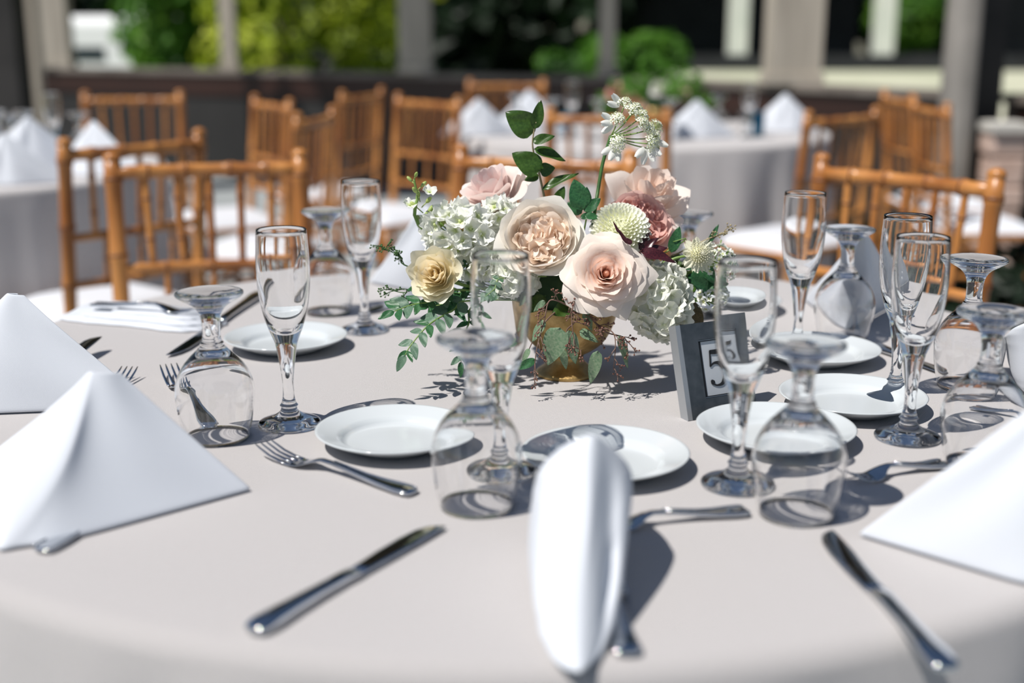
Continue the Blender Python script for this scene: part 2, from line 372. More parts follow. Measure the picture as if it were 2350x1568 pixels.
def crown(blobs, n, size, seed):
    rnd = random.Random(seed); vs = []; fs = []
    tot = sum(b[3] * b[4] for b in blobs)
    for (x, y, z, r, rz) in blobs:
        k = int(n * r * rz / tot)
        for _ in range(k):
            d = Vector((rnd.gauss(0, 1), rnd.gauss(0, 1), rnd.gauss(0, 1))).normalized()
            q = 0.55 + 0.45 * rnd.random() ** 0.5
            p = Vector((x + d.x * r * q, y + d.y * r * q, z + d.z * rz * q))
            a = Vector((rnd.gauss(0, 1), rnd.gauss(0, 1), rnd.gauss(0, .5))).normalized(); nn = (d + Vector((rnd.gauss(0, .5), rnd.gauss(0, .5), rnd.gauss(0, .5) + .4))).normalized()
            a = (a - nn * a.dot(nn)).normalized(); c = nn.cross(a); s = size * (0.6 + 0.8 * rnd.random())
            b = len(vs)
            vs += [p - a * s, p + c * s * .45 + nn * s * .12, p + a * s, p - c * s * .45 + nn * s * .12]; fs.append((b, b + 1, b + 2, b + 3))
    return vs, fs
def tree(name, loc, blobs, m, label, cat, n=6000, size=0.1, seed=1, trunk=None):
    root = empty(name, loc)
    vs, fs = crown(blobs, n, size, seed); mk('foliage', vs, fs, m, root, smooth=False)
    if trunk:
        h, r = trunk; mb = MB()
        mb.add(*tube([(0, 0, -0.1), (0.1, 0.05, h * .5), (0, 0, h)], [r * 1.3, r, r * .6], 10))
        for k, b in enumerate(blobs): mb.add(*tube([(0, 0, h * .55), (b[0] * .5, b[1] * .5, (h * .6 + b[2]) / 2), (b[0], b[1], b[2])], [r * .5, r * .35, r * .1], 6))
        mb.build('trunk', M_bark, root)
    tag(root, label, cat, 'trees and shrubs beyond the pavilion'); return root
rb = random.Random(3)
def blobs(n, w, d, z0, z1, r):
    return [((rb.random() - .5) * w, (rb.random() - .5) * d, z0 + rb.random() * (z1 - z0), r * (.7 + .6 * rb.random()), r * (.6 + .5 * rb.random())) for _ in range(n)]
tree('leafy_shrub', (PX(470, 15), 15, -0.3), blobs(9, 1.1, 1.2, 0.6, 2.6, .6), M_fg, 'bright green leafy shrub behind the left opening beside the van', 'shrub', 5000, .09, 11, (1.6, .05))
tree('golden_shrub', (PX(640, 14), 14, -0.3), blobs(11, 1.9, 1.4, 0.5, 2.6, .55), M_fy, 'yellow-green shrub filling the opening right of the slim post', 'shrub', 3300, .08, 12, (1.6, .05))
tree('golden_shrub', (PX(800, 16), 16, -0.3), blobs(9, 1.9, 1.4, 0.9, 3.2, .5), M_fy, 'sparser yellow-green shrub against dark trees, left of the broad post', 'shrub', 2600, .08, 13, (2.2, .06))
tree('low_green_shrub', (PX(800, 13.6), 13.6, -0.3), blobs(6, 1.7, 1.0, 0.3, 0.9, .4), M_fg, 'low dark green bush at the foot of the yellow-green shrubs', 'shrub', 2500, .07, 14, (.6, .04))
tree('leafy_shrub', (PX(1290, 14), 14, -0.3), blobs(5, .9, .8, 0.6, 1.15, .28), M_fg, 'bright green bush just behind the sill, left of the centrepiece', 'shrub', 2400, .06, 15, (.8, .04))
tree('leafy_shrub', (PX(1475, 13.4), 13.4, -0.3), blobs(6, 1.0, .8, 0.6, 1.3, .28), M_fg, 'bright green bush just behind the distant centrepiece', 'shrub', 2200, .06, 16, (.8, .04))
tree('leafy_tree', (PX(2105, 24), 24, -0.3), blobs(6, .9, 1.0, 1.6, 3.2, .6), M_fg, 'green tree seen through the right opening', 'tree', 3000, .1, 17, (2.5, .12))
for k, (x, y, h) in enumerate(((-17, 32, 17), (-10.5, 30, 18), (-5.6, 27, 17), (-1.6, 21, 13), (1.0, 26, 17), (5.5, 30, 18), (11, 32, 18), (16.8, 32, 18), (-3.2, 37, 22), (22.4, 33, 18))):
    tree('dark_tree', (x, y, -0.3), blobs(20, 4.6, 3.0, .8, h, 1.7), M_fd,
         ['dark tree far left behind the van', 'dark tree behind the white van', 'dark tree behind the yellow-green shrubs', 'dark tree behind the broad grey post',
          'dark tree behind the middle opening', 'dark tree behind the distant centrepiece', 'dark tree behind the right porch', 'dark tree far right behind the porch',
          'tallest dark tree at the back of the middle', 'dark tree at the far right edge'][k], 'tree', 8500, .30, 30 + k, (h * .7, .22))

wall_seg((2.56, 6.4), (3.6, 2.4), 'side')
for (px, y, h, lb) in ((2180, 3.9, .34, 'low dark green potted plant behind the sunlit right chair'), (2330, 4.6, .38, 'dark leafy plant on the floor right of the sunlit chair'), (1930, 6.1, .30, 'low dark plant seen between the slats of the right chair')):
    tree('low_dark_plant', (PX(px, y), y, 0.0), [(0, 0, h * .6, .20, .18), (.12, .05, h * .5, .14, .14), (-.12, .03, h * .5, .14, .14)], M_fd, lb, 'plant', 420, .05, px, (h * .5, .015))
# second porch beyond the right opening: pale columns on a dark base
def make_porch():
    root = empty('porch', (3.6, 17.5, -0.3))
    M_pc = pbr('pale_painted_column', (0.72, 0.78, 0.68), (0.82, 0.86, 0.76), rough=0.6, scale=3)
    M_pd = pbr('dark_porch_wood', (0.012, 0.014, 0.016), (0.025, 0.028, 0.03), rough=0.7, scale=3)
    for px in (1690, 2022):
        x = PX(px, 17.5) - 3.6
        vs, fs = box((x, -.02, 2.2), (0.24, 0.24, 2.5)); mk('column', vs, fs, M_pc, root, smooth=False)
    mb = MB()
    mb.add(*box((1.2, 0, 1.06), (7.4, 0.34, 0.20))); mb.add(*box((1.2, 0, 3.5), (7.4, 0.3, 0.3)))
    mb.build('beam', M_pd, root, smooth=False)
    M_sk = pbr('pale_green_ground', (0.42, 0.44, 0.32), (0.56, 0.56, 0.44), rough=0.8, scale=2, vec=(.4, 1, 5))
    vs = [Vector((x, y, z)) for x in (-2.4, 5.2) for y, z in ((-2.2, 0.0), (-.2, .95), (.1, .95), (.1, 0.0))]
    mk('sun_tilted_ground', vs, [(0, 1, 5, 4), (1, 2, 6, 5), (2, 3, 7, 6), (3, 0, 4, 7), (3, 2, 1, 0), (4, 5, 6, 7)], M_sk, root, smooth=False)  # level ground, built as a slope so it catches more sun
    vs, fs = box((-0.25, 3.0, 1.7), (4.3, 0.2, 3.4)); mk('back_wall', vs, fs, M_pd, root, smooth=False)
    vs, fs = box((5.0, 3.0, 1.7), (2.2, 0.2, 3.4)); mk('back_wall', vs, fs, M_pd, root, smooth=False)
    vs, fs = box((1.2, 1.5, 3.75), (7.8, 4.0, 0.2)); mk('roof', vs, fs, M_pd, root, smooth=False)
    tag(root, 'dark porch with pale columns above pale ground sloped to catch the sun beyond the right opening', 'porch')
make_porch()
# sunlit masonry pier on the right
def make_pier():
    p = Vector((PX(2308, 6.0), 6.0, 0))
    root = empty('stone_pier', p)
    M_st = pbr('pinkish_stone', (0.52, 0.36, 0.29), (0.66, 0.52, 0.45), rough=0.85, scale=5, bump=0.5, bscale=10, bdist=0.01)
    M_cap = pbr('pale_stone_cap', (0.62, 0.60, 0.55), rough=0.8)
    mb = MB(); z = 0.0; r = random.Random(4)
    while z < 0.62:
        h = 0.10 + r.random() * .05; mb.add(*box((r.uniform(-.01, .01), r.uniform(-.01, .01), z + h / 2 - .004), (0.16 + r.uniform(-.015, .015), 0.20, h - 0.008))); z += h
    o = mb.build('stonework', M_st, root, smooth=False); mod(o, 'BEVEL', width=0.012, segments=2)
    vs, fs = box((0, 0, z + 0.016), (0.19, 0.24, 0.04)); o = mk('cap', vs, fs, M_cap, root, smooth=False)
    tag(root, 'pinkish stone pier at the far right edge beyond the black post', 'pier')
make_pier()

# ------------------------------------------------------------------ tablecloths
TC = Vector((0.0112, 1.514, 0)); TR = 0.757
def cloth_mesh(R, folds, seed, n=288, amp=0.03):
    rnd = random.Random(seed); ph = [rnd.random() * 6.28 for _ in range(4)]
    vs = []; fs = []; rows = []
    def row(fn):
        rows.append(list(range(len(vs), len(vs) + n)))
        for i in range(n): vs.append(fn(2 * PI * i / n))
    for k in range(1, 14):
        r = (R - 0.02) * k / 13
        row(lambda a: Vector((r * math.cos(a), r * math.sin(a), TZ)))
    for k in range(1, 7):
        t = k / 6 * PI / 2
        row(lambda a: Vector(((R - 0.02 + 0.02 * math.sin(t)) * math.cos(a), (R - 0.02 + 0.02 * math.sin(t)) * math.sin(a), TZ - 0.02 + 0.02 * math.cos(t))))
    for k in range(1, 25):
        t = k / 24; z = (TZ - 0.02) * (1 - t) + 0.004
        def f(a):
            w = math.sin(folds * a + ph[0] + .7 * math.sin(3 * a + ph[1])) + .45 * math.sin((folds * 1.7) // 1 * a + ph[2])
            r = R + amp * (t ** 0.75) * (0.9 + w * 0.9) + 0.002 * math.sin(40 * a)
            return Vector((r * math.cos(a), r * math.sin(a), z))
        row(f)
    c = len(vs); vs.append(Vector((0, 0, TZ)))
    for i in range(n): fs.append((c, rows[0][i], rows[0][(i + 1) % n]))
    for a, b in zip(rows, rows[1:]):
        for i in range(n):
            j = (i + 1) % n; fs.append((a[i], b[i], b[j], a[j]))
    return vs, fs
vs, fs = cloth_mesh(TR, 17, 3); cl = mk('tablecloth', vs, fs, M_cloth); cl.location = (TC.x, TC.y, 0)
tag(cl, 'pale greige tablecloth over the near round table, hanging to the floor', 'tablecloth')
TL = Vector((-1.87, 3.92, 0)); TRt = Vector((0.56, 5.42, 0))
vs, fs = cloth_mesh(0.76, 15, 8, 160, .03); c2 = mk('tablecloth', vs, fs, M_farcloth); c2.location = TL
tag(c2, 'pale cloth over the round table at the left edge, behind the chairs', 'tablecloth')
c3 = mk('tablecloth', *cloth_mesh(0.80, 16, 9, 160, .03), M_farcloth); c3.location = TRt
tag(c3, 'grey-white cloth over the distant round table behind the flowers', 'tablecloth')

# ------------------------------------------------------------------ bamboo-look chairs
def bamboo(pts, r, nodes, n=10, m=None):
    """tube with swollen nodes"""
    pts = [Vector(p) for p in pts]; P = []; Rr = []
    L = [0]
    for a, b in zip(pts, pts[1:]): L.append(L[-1] + (b - a).length)
    tot = L[-1]
    def at(s):
        for i in range(len(pts) - 1):
            if s <= L[i + 1] or i == len(pts) - 2:
                k = (s - L[i]) / max(L[i + 1] - L[i], 1e-6); return pts[i].lerp(pts[i + 1], k)
    ss = {0.0, tot}
    for k in range(1, 9): ss.add(tot * k / 9)
    for q in nodes:
        for d in (-0.012, -0.005, 0, 0.005, 0.012): ss.add(min(max(q * tot + d, 0), tot))
    for s in sorted(ss):
        g = 1.0
        for q in nodes:
            d = abs(s - q * tot)
            if d < 0.001: g = 1.10
            elif d < 0.006: g = 1.22
            elif d < 0.013: g = 1.05
        P.append(at(s)); Rr.append(r * g)
    return tube(P, Rr, n)
def node_rings(pts, r, nodes, n=10):
    pts = [Vector(p) for p in pts]; out = MB(); tot = sum((b - a).length for a, b in zip(pts, pts[1:]))
    for q in nodes:
        s = q * tot
        for a, b in zip(pts, pts[1:]):
            l = (b - a).length
            if s <= l: p = a.lerp(b, s / l); d = (b - a).normalized(); break
            s -= l
        out.add(*tube([p - d * .0026, p + d * .0026], r * 1.24, n))
    return out
def make_chair():
    W = 0.195; root = empty('bamboo_chair')
    def bpart(name, pts, r, nodes, par=root):
        mb = MB(); vs, fs = bamboo(pts, r, nodes); mb.add(vs, fs); 
        b = len(mb.f); nr = node_rings(pts, r, nodes); mb.add(nr.v, nr.f, mi=1)
        return mb.build(name, [M_wood, M_node], par)
    def by(z): return -0.20 - max(0, z - 0.44) * 0.10
    for s in (-1, 1):
        pts = [(s * W, by(0) - .01, 0), (s * W, by(.44), .44), (s * W, by(.93), .915)]
        o = bpart('back_post', pts, .0172, (.12, .30, .47, .62, .78, .955))
        f = MB(); f.add(*ball((s * W, by(.93), .918), .0195, 10, 6, (1, 1, .7))); f.build('finial', M_wood, o)
        bpart('leg', [(s * .20, .20, 0), (s * .20, .19, .44)], .0145, (.15, .5, .85))
        bpart('side_stretcher', [(s * W, -.2, .18), (s * .20, .195, .18)], .009, (.3, .7))
        bpart('side_stretcher', [(s * W, -.2, .30), (s * .20, .195, .30)], .009, (.3, .7))
    def arc(z, dip=0.022):
        return [(x, by(z) - dip * (1 - (x / W) ** 2), z) for x in (-W, -W * .6, -W * .2, W * .2, W * .6, W)]
    bpart('top_rail', arc(.888), .0145, (.18, .38, .62, .82))
    bpart('middle_rail', arc(.685), .0105, (.25, .5, .75))
    bpart('lower_rail', arc(.565), .0100, (.25, .5, .75))
    for k in range(5):
        x = -W * .66 + k * W * .33; d = .022 * (1 - (x / W) ** 2)
        bpart('spindle', [(x * .97, by(.69) - d, .69), (x * 1.03, by(.885) - d, .885)], .0078, (.28, .72))
    for k in range(3):
        x = (-.5 + k * .5) * W; d = .022 * (1 - (x / W) ** 2)
        bpart('short_spindle', [(x, by(.57) - d, .565), (x, by(.68) - d, .685)], .0065, (.5,))
    for y in (.2, -.2):
        for z in ((.24, .34) if y > 0 else (.24,)): bpart('stretcher', [(-W, y, z), (W, y, z)], .009, (.3, .7))
    vs, fs = box((0, 0, .445), (.40, .41, .025)); o = mk('seat', vs, fs, M_wood, root, smooth=False); mod(o, 'BEVEL', width=.008, segments=2)
    vs, fs = grid(lambda u, v: Vector(((u - .5) * .39, (v - .5) * .40, .458 + .04 * (1 - abs(2 * u - 1) ** 6) * (1 - abs(2 * v - 1) ** 6))), 14, 14)
    o = mk('cushion', vs, fs, M_cush, root)
    return root
chair0 = make_chair(); used = [False]
def place_chair(l, r, face, label, group, k=0.0):
    """l, r: (pixel column, distance) of the two back posts' tops; face: point the seat looks at"""
    def w(px, y): return Vector(((px - 1175) / FPX * (y * math.cos(PITCH) + .25 * math.sin(PITCH)), y))
    a, b = w(*l), w(*r); m = (a + b) / 2; d = (b - a).normalized(); n = Vector((-d.y, d.x))
    if n.dot(Vector(face[:2]) - m) < 0: n = -n
    rz = math.atan2(n.y, n.x) - PI / 2
    c = m + n * 0.21
    root = chair0 if not used[0] else dup(chair0)
    used[0] = True
    root.location = (c.x, c.y, 0); root.rotation_euler = (0, 0, rz); root.scale = (1, .85, 1)
    tag(root, label, 'chair', group)
GN = 'bamboo chairs around the near table'; GF = 'bamboo chairs around the far tables'
place_chair((262, 2.62), (682, 2.70), TC, 'bamboo-look chair behind the left champagne flutes, its back toward us foremost on the left', GN)
place_chair((1045, 2.82), (1462, 2.69), TC, 'bamboo-look chair directly behind the tall flower centrepiece', GN)
place_chair((1880, 2.61), (2296, 2.30), TC, 'sunlit golden bamboo-look chair on the right side of the near table', GN)
place_chair((146, 2.99), (455, 3.29), TL, 'darker bamboo-look chair at the left table, half hidden behind the foremost left chair', GF)
place_chair((202, 5.35), (405, 5.40), TL, 'bamboo-look chair facing us at the far side of the left table', GF)
place_chair((582, 5.1), (665, 4.75), TL, 'upright golden bamboo-look chair seen obliquely between the left table and the dark wall', GF)
place_chair((682, 3.95), (762, 4.33), TL, 'bamboo-look chair with a steep dark top rail, overlapping the upright golden one', GF)
place_chair((780, 5.4), (878, 5.8), (-3, 5.9, 0), 'empty bamboo-look chair standing edge-on left of the distant round table', GF)
place_chair((900, 5.25), (1066, 4.90), (-.9, 3, 0), 'bamboo-look chair leaning its slatted back beside the left edge of the distant table', GF)
place_chair((1088, 6.75), (1238, 6.75), TRt, 'bamboo-look chair on the far side of the distant table, behind the napkins', GF)
place_chair((1272, 4.23), (1522, 4.17), TRt, 'bamboo-look chair with its back to us at the distant table, behind the green sprig', GF)
place_chair((1842, 4.02), (2022, 4.32), TRt, 'shaded brown bamboo-look chair at the right side of the distant table', GF)
place_chair((2035, 5.5), (2092, 5.15), (5, 5, 0), 'bamboo-look chair with its high back in front of the sill, second from the right post', GF)
place_chair((2106, 4.85), (2168, 4.53), (5, 4.2, 0), 'bamboo-look chair nearest the lit grey post on the right', GF)

# ------------------------------------------------------------------ glassware
fl_out = [(0.0, .0335), (.0022, .0343), (.0045, .0325), (.0075, .0250), (.011, .0165), (.016, .0100), (.021, .0085), (.0225, .0100), (.025, .0082), (.034, .0062), (.05, .0062), (.066, .0078), (.082, .0102), (.092, .0120), (.0965, .0136),
          (.100, .0150), (.112, .0195), (.128, .0238), (.145, .0267), (.162, .0281), (.18, .0282), (.198, .0273), (.2135, .0264), (.2147, .0258)]
fl_in = [(.2140, .0252), (.198, .0262), (.18, .0270), (.162, .0266), (.145, .0246), (.128, .0212), (.115, .0160), (.108, .0110), (.1045, .0060), (.1035, 0)]
gb_in = [(.0006, .0318), (.02, .0362), (.04, .0392), (.055, .0397), (.068, .0362), (.080, .0288), (.088, .0195), (.092, .0110), (.0935, 0)]
gb_out = [(0.0, .0330), (.02, .0374), (.04, .0404), (.055, .0409), (.068, .0376), (.080, .0312), (.089, .0235), (.096, .0165), (.101, .0125), (.104, .0118), (.107, .0098), (.118, .0092), (.130, .0100), (.138, .0130), (.144, .0185), (.149, .0268), (.1535, .0336), (.156, .0348), (.1578, .0335), (.1570, .0290), (.1565, .016), (.1568, 0)]
def glass_obj(name, prof_a, prof_b, n=56):
    if name == 'goblet': prof = list(reversed(smooth_prof(gb_in, 3))) + smooth_prof(gb_out, 3)
    else:
        prof = [(0.0006, 0), (0.0006, .030)] + smooth_prof(fl_out, 3) + smooth_prof(fl_in, 3)
    prof = [(z, max(r, 0) if 0 < i < len(prof) - 1 else 0) for i, (z, r) in enumerate(prof)]
    vs, fs = lathe(prof, n)
    o = mk(name, vs, fs, M_glass)
    # consistent outward normals
    import bmesh
    bm = bmesh.new(); bm.from_mesh(o.data); bmesh.ops.recalc_face_normals(bm, faces=bm.faces); bm.to_mesh(o.data); bm.free()
    return o
flute0 = glass_obj('champagne_flute', fl_out, fl_in); goblet0 = glass_obj('goblet', gb_out, gb_in)
def put(proto, state, loc, label, cat, group, rz=0.0):
    o = proto if not state[0] else dup(proto)
    state[0] = True; o.location = loc; o.rotation_euler = (0, 0, rz); tag(o, label, cat, group); return o
fs_, gs_ = [False], [False]
GA = 'champagne flutes standing on the near table'; GB = 'water goblets turned upside down on the near table'
for (x, y, lb) in ((-.2424, 1.2931, 'clear champagne flute left of the flowers, standing before the round bread plate'),
                   (.4171, 1.2468, 'clear champagne flute at right front, beside the goblet next to the right napkin'),
                   (.2130, 1.1075, 'clear champagne flute in front of the table number stand'),
                   (-.0106, 1.1425, 'clear champagne flute behind the central goblet, overlapping the cream flowers'),
                   (.3787, 1.6006, 'clear champagne flute at the back right, just right of the flowers'),
                   (.4469, 1.3932, 'clear champagne flute half hidden behind the right front flute'),
                   (-.2110, 1.7311, 'clear champagne flute at the back left, beside the white stock flowers')):
    put(flute0, fs_, (x, y, TZ + .0004), lb, 'champagne flute', GA)
for (x, y, lb) in ((-.3107, 1.2472, 'upside-down goblet at the left, in front of the fork and scalloped napkin'),
                   (-.0319, 1.0539, 'upside-down goblet in the front middle, left of the upright folded napkin'),
                   (.2524, 1.0342, 'upside-down goblet at front right, over the bread plate and beside the small fork'),
                   (.4620, 1.1600, 'upside-down goblet at the right edge beside the big right napkin'),
                   (.5480, 1.4420, 'upside-down goblet at the right, behind the two flutes'),
                   (.4576, 1.6710, 'upside-down goblet at the back right in front of the folded napkin'),
                   (-.2805, 1.8470, 'upside-down goblet at the back left between the two flutes'),
                   (.2620, 1.8200, 'upside-down goblet hidden behind the blush roses at the back')):
    put(goblet0, gs_, (x, y, TZ + .0004), lb, 'goblet', GB)

# ------------------------------------------------------------------ bread plates
pl_prof = smooth_prof([(.0, 0), (.0, .044)], 1) + [(-.0, .046), (.0015, .050), (.006, .058), (.0125, .073), (.0170, .0815), (.0182, .0825), (.0188, .0815), (.0182, .0790), (.0155, .0720), (.0128, .0615), (.0112, .0575), (.0078, .0545), (.0052, .0520), (.0046, .0490), (.0046, .0300), (.0046, 0)]
vs, fs = lathe(pl_prof, 96); plate0 = mk('bread_plate', vs, fs, M_china)
ps_ = [False]; GPn = 'white bread plates on the near table'
q6 = on_z(1888, 822); q7 = on_z(1668, 712)
for (x, y, lb) in ((-.1212, 1.2269, 'white bread plate at front left, behind the fork with raised tines'),
                   (.0914, 1.1546, 'white bread plate behind the upright napkin in the front middle'),
                   (-.3055, 1.6301, 'white bread plate at the back left, behind the left flute'),
                   (.3866, 1.3535, 'white bread plate between the front right goblet and the right flute'),
                   (.2753, 1.2364, 'white bread plate seen through the front right goblet, before the number stand'),
                   (q6.x - .012, q6.y - .01, 'white bread plate behind the foot of the front right goblet, farther back'),
                   (q7.x, q7.y, 'white bread plate at the back, just right of the flowers, seen through a flute')):
    put(plate0, ps_, (x, y, TZ + .0003), lb, 'plate', GPn)

# ------------------------------------------------------------------ cutlery
def loft(secs, n=10):
    """secs: (x, z, halfwidth, halfthick, y)"""
    vs = []; fs = []
    for (x, z, w, h, y) in secs:
        for k in range(n):
            a = 2 * PI * k / n; c, s = math.cos(a), math.sin(a)
            e = 0.7
            vs.append(Vector((x, y + w * math.copysign(abs(c) ** e, c), z + h * math.copysign(abs(s) ** e, s))))
    for i in range(len(secs) - 1):
        for k in range(n):
            j = (k + 1) % n; fs.append((i * n + k, i * n + j, (i + 1) * n + j, (i + 1) * n + k))
    fs.append(tuple(reversed(range(n)))); b = (len(secs) - 1) * n; fs.append(tuple(range(b, b + n)))
    return vs, fs
def fork_mesh(L=0.195, hw=.0125):
    mb = MB()
    hz = lambda x: .0026 + .011 * math.exp(-((x - .115) / .028) ** 2) + .0 * x     # arch at neck
    handle = [(0.0, .003, .0045, .0012, 0), (.002, .0032, .0085, .0018, 0), (.008, .0034, .0102, .0022, 0), (.02, .0036, .0100, .0022, 0), (.04, .0042, .0075, .0021, 0), (.06, .0058, .0052, .0020, 0),
              (.08, .0082, .0040, .0020, 0), (.10, .0105, .0033, .0021, 0), (.113, .0112, .0036, .0019, 0), (.122, .0095, .0065, .0014, 0), (.130, .0062, .0105, .0010, 0), (.138, .0034, hw, .0009, 0), (.147, .0022, hw, .0009, 0), (.150, .0022, hw * .98, .0009, 0)]
    mb.add(*loft([(x * L / .195, *r) for x, *r in handle], 14))
    # raised edge bead along the handle
    for s in (-1, 1):
        mb.add(*tube([(x * L / .195, s * w * .86, z + h) for x, z, w, h, y in handle[1:8]], .0007, 6))
    for k in range(4):
        y = (-1.5 + k) * hw * .56
        mb.add(*loft([((.148) * L / .195, .0022, .0019, .0009, y), (.160 * L / .195, .0030, .0017, .0009, y), (.175 * L / .195, .0062, .0016, .0008, y * .98), (.188 * L / .195, .0112, .0013, .0007, y * .97), (L, .0145, .0005, .0004, y * .96)], 8))
    return mb
fork0 = fork_mesh().build('fork', M_steel)
def knife():
    root = empty('table_knife')
    h = [(0, .0042, .0050, .0020, 0), (.002, .0045, .0088, .0032, 0), (.008, .0050, .0106, .0042, 0), (.02, .0052, .0108, .0044, 0), (.04, .0052, .0088, .0042, 0), (.07, .0052, .0072, .0040, 0), (.10, .0050, .0068, .0036, 0), (.115, .0048, .0078, .0030, 0), (.118, .0046, .0076, .0016, 0)]
    mb = MB(); mb.add(*loft(h, 16)); mb.build('handle', M_steel, root)
    b = [(.117, .0046, .0074, .0013, 0), (.13, .0046, .0085, .0012, .0008), (.16, .0046, .0098, .0011, .0016), (.19, .0046, .0104, .0010, .0018), (.212, .0046, .0098, .0009, .0012), (.224, .0046, .0075, .0008, -.0008), (.231, .0046, .0042, .0006, -.0035), (.234, .0046, .0012, .0004, -.0060)]
    b = [(x, z - .0012, w, t, y) for x, z, w, t, y in b]
    mb = MB(); mb.add(*loft(b, 12)); mb.build('blade', M_steel, root)
    return root
knife0 = knife()
def lay(proto, state, tail, tip, L, z, label, cat, group, flip=False, tilt=0.0, roll=0.0):
    d = tip - tail; s = d.length / L if d.length > .1 else 1
    o = proto if not state[0] else dup(proto); state[0] = True
    o.location = (tail.x, tail.y, z); o.rotation_euler = (roll, -tilt, math.atan2(d.y, d.x)); o.scale = (s, 1, 1)
    tag(o, label, cat, group)
    return o
kf, kk = [False], [False]; GF_ = 'forks laid on the near table'; GK = 'table knives laid on the near table'; z0 = TZ + .0005
def fk(tail, tip, lb, **k): return lay(fork0, kf, on_z(*tail), on_z(*tip), .195, z0, lb, 'fork', GF_, **k)
def kn(tail, tip, lb, **k): return lay(knife0, kk, on_z(*tail), on_z(*tip), .234, z0, lb, 'knife', GK, **k)
fk((950, 1140), (604, 1045), 'fork between the left napkin and the front left plate, tines pointing up left')
fk((1716, 1181), (1330, 1225), 'fork whose handle reaches right from behind the upright middle napkin')
fk((2172, 1072), (1935, 1112), 'small fork right of the front goblet, pointing to the big right napkin')
fk((482, 985), (388, 862), 'fork lying behind the left goblet, tines showing beside it')
fk((100, 1010), (300, 868), 'fork under the rear left napkin with only its tines showing')
fk((92, 1274), (440, 1085), 'fork trapped under the front edge of the big left napkin')
fk((2228, 932), (2430, 985), 'fork seen through the goblet at the right edge')
fk((1440, 1512), (1395, 1330), 'fork lying in the shadow under the upright middle napkin')
kn((578, 1462), (1008, 1214), 'large butter knife in the left foreground, blade pointing up right')
kn((2175, 1552), (1893, 1228), 'large butter knife in the right foreground, blade pointing up left')
kn((600, 678), (393, 822), 'knife at the back left, its tip showing beside the left goblet')
kn((-75, 1100), (110, 1040), 'knife at the left edge, its handle showing beside the big left napkin')
o = kn((70, 905), (226, 806), 'knife propped on the rear left napkin, only its tip showing'); o.rotation_euler[1] = -.08
kn((985, 668), (838, 724), 'knife behind the foot of the back left flute')
kn((1998, 800), (2170, 862), 'knife lying under the flutes at the right')

# ------------------------------------------------------------------ folded napkins
def napkin(V, E1, E2, A, label, group, bulge=.012, ridge=.02, dent=.0, seed=1, lobe=.0, thick=.0032, round_=.010, p_=1.0, bb=0.0):
    """standing folded napkin: a ruled tent over the plan curve E1 - V - E2 up to the apex A, its front fold rounded"""
    rnd = random.Random(seed)
    V, E1, E2, A = map(Vector, (V, E1, E2, A)); V.z = E1.z = E2.z = TZ + .002
    d1 = (E1 - V).normalized(); d2 = (E2 - V).normalized()
    m = (d1 + d2); m = m.normalized() if m.length > .05 else Vector((-d1.y, d1.x, 0))
    base = []
    N = 48
    l1, l2 = (E1 - V).length, (E2 - V).length
    for i in range(N + 1):
        s = i / N
        if s < .5: k = 1 - s / .5; p = V + d1 * l1 * k; e = k * l1
        else: k = (s - .5) / .5; p = V + d2 * l2 * k; e = k * l2
        q = math.exp(-(e / ridge) ** 2) * ridge * .55
        p = p + m * q
        side = d1.cross(Vector((0, 0, 1))) if s < .5 else Vector((0, 0, 1)).cross(d2)
        if side.dot(m) > 0: side = -side
        g = math.sin(min(k, 1) * PI)
        base.append((p, side, g, k, s))
    ph = rnd.random() * 6
    def f(u, v):
        i = u * N; a = int(min(i, N - 1)); t = i - a
        p0, s0, g0, k0, _ = base[a]; p1, s1, g1, k1, _ = base[a + 1]
        p = p0.lerp(p1, t); sd = s0.lerp(s1, t); g = g0 + (g1 - g0) * t; k = k0 + (k1 - k0) * t
        vv = 1 - (1 - v) ** 1.15
        top = A + (p - A) * (round_ / max((p - A).length, 1e-4)) * (1 - .3 * k)
        top.z = A.z - round_ * .25 * k
        q = p.lerp(top, vv)
        q += sd * (bulge * g * math.sin(PI * min(vv, 1) ** p_) ** .8)
        q += sd * bb * math.sin(PI / 2 * min(1, k * 3.2)) * (1 - .9 * vv)
        q -= sd * (dent * math.exp(-((k - .30) / .13) ** 2) * math.sin(PI * min(vv + .02, 1)))
        q += sd * lobe * math.exp(-(k / .22) ** 2) * math.sin(PI * vv) ** 1.2
        q += sd * .0022 * math.sin(9 * k + 5 * v + ph) * math.sin(PI * v)
        return q
    vs, fs = grid(f, N, 30)
    o = mk('napkin', vs, fs, M_napkin); sdm = mod(o, 'SOLIDIFY', thickness=thick, offset=0); mod(o, 'SUBSURF', levels=1, render_levels=1)
    tag(o, label, 'napkin', group); return o
GNp = 'white napkins folded into standing tents'
def ap(px, py, h): return on_z(px, py, TZ + h)
napkin(on_z(-45, 1300), on_z(580, 1128), on_z(-45, 1300) + Vector((-.10, .22, 0)), ap(243, 842, .120), 'big white napkin tent in the left foreground with a rounded lit fold', GNp, bulge=.003, ridge=.045, dent=.0, lobe=.016, seed=2, round_=.022)
napkin(on_z(-300, 965), on_z(352, 938), on_z(-300, 965) + Vector((.10, .22, 0)), ap(40, 672, .130), 'white napkin tent at the left edge behind the big left one', GNp, bulge=.006, seed=3, round_=.012)
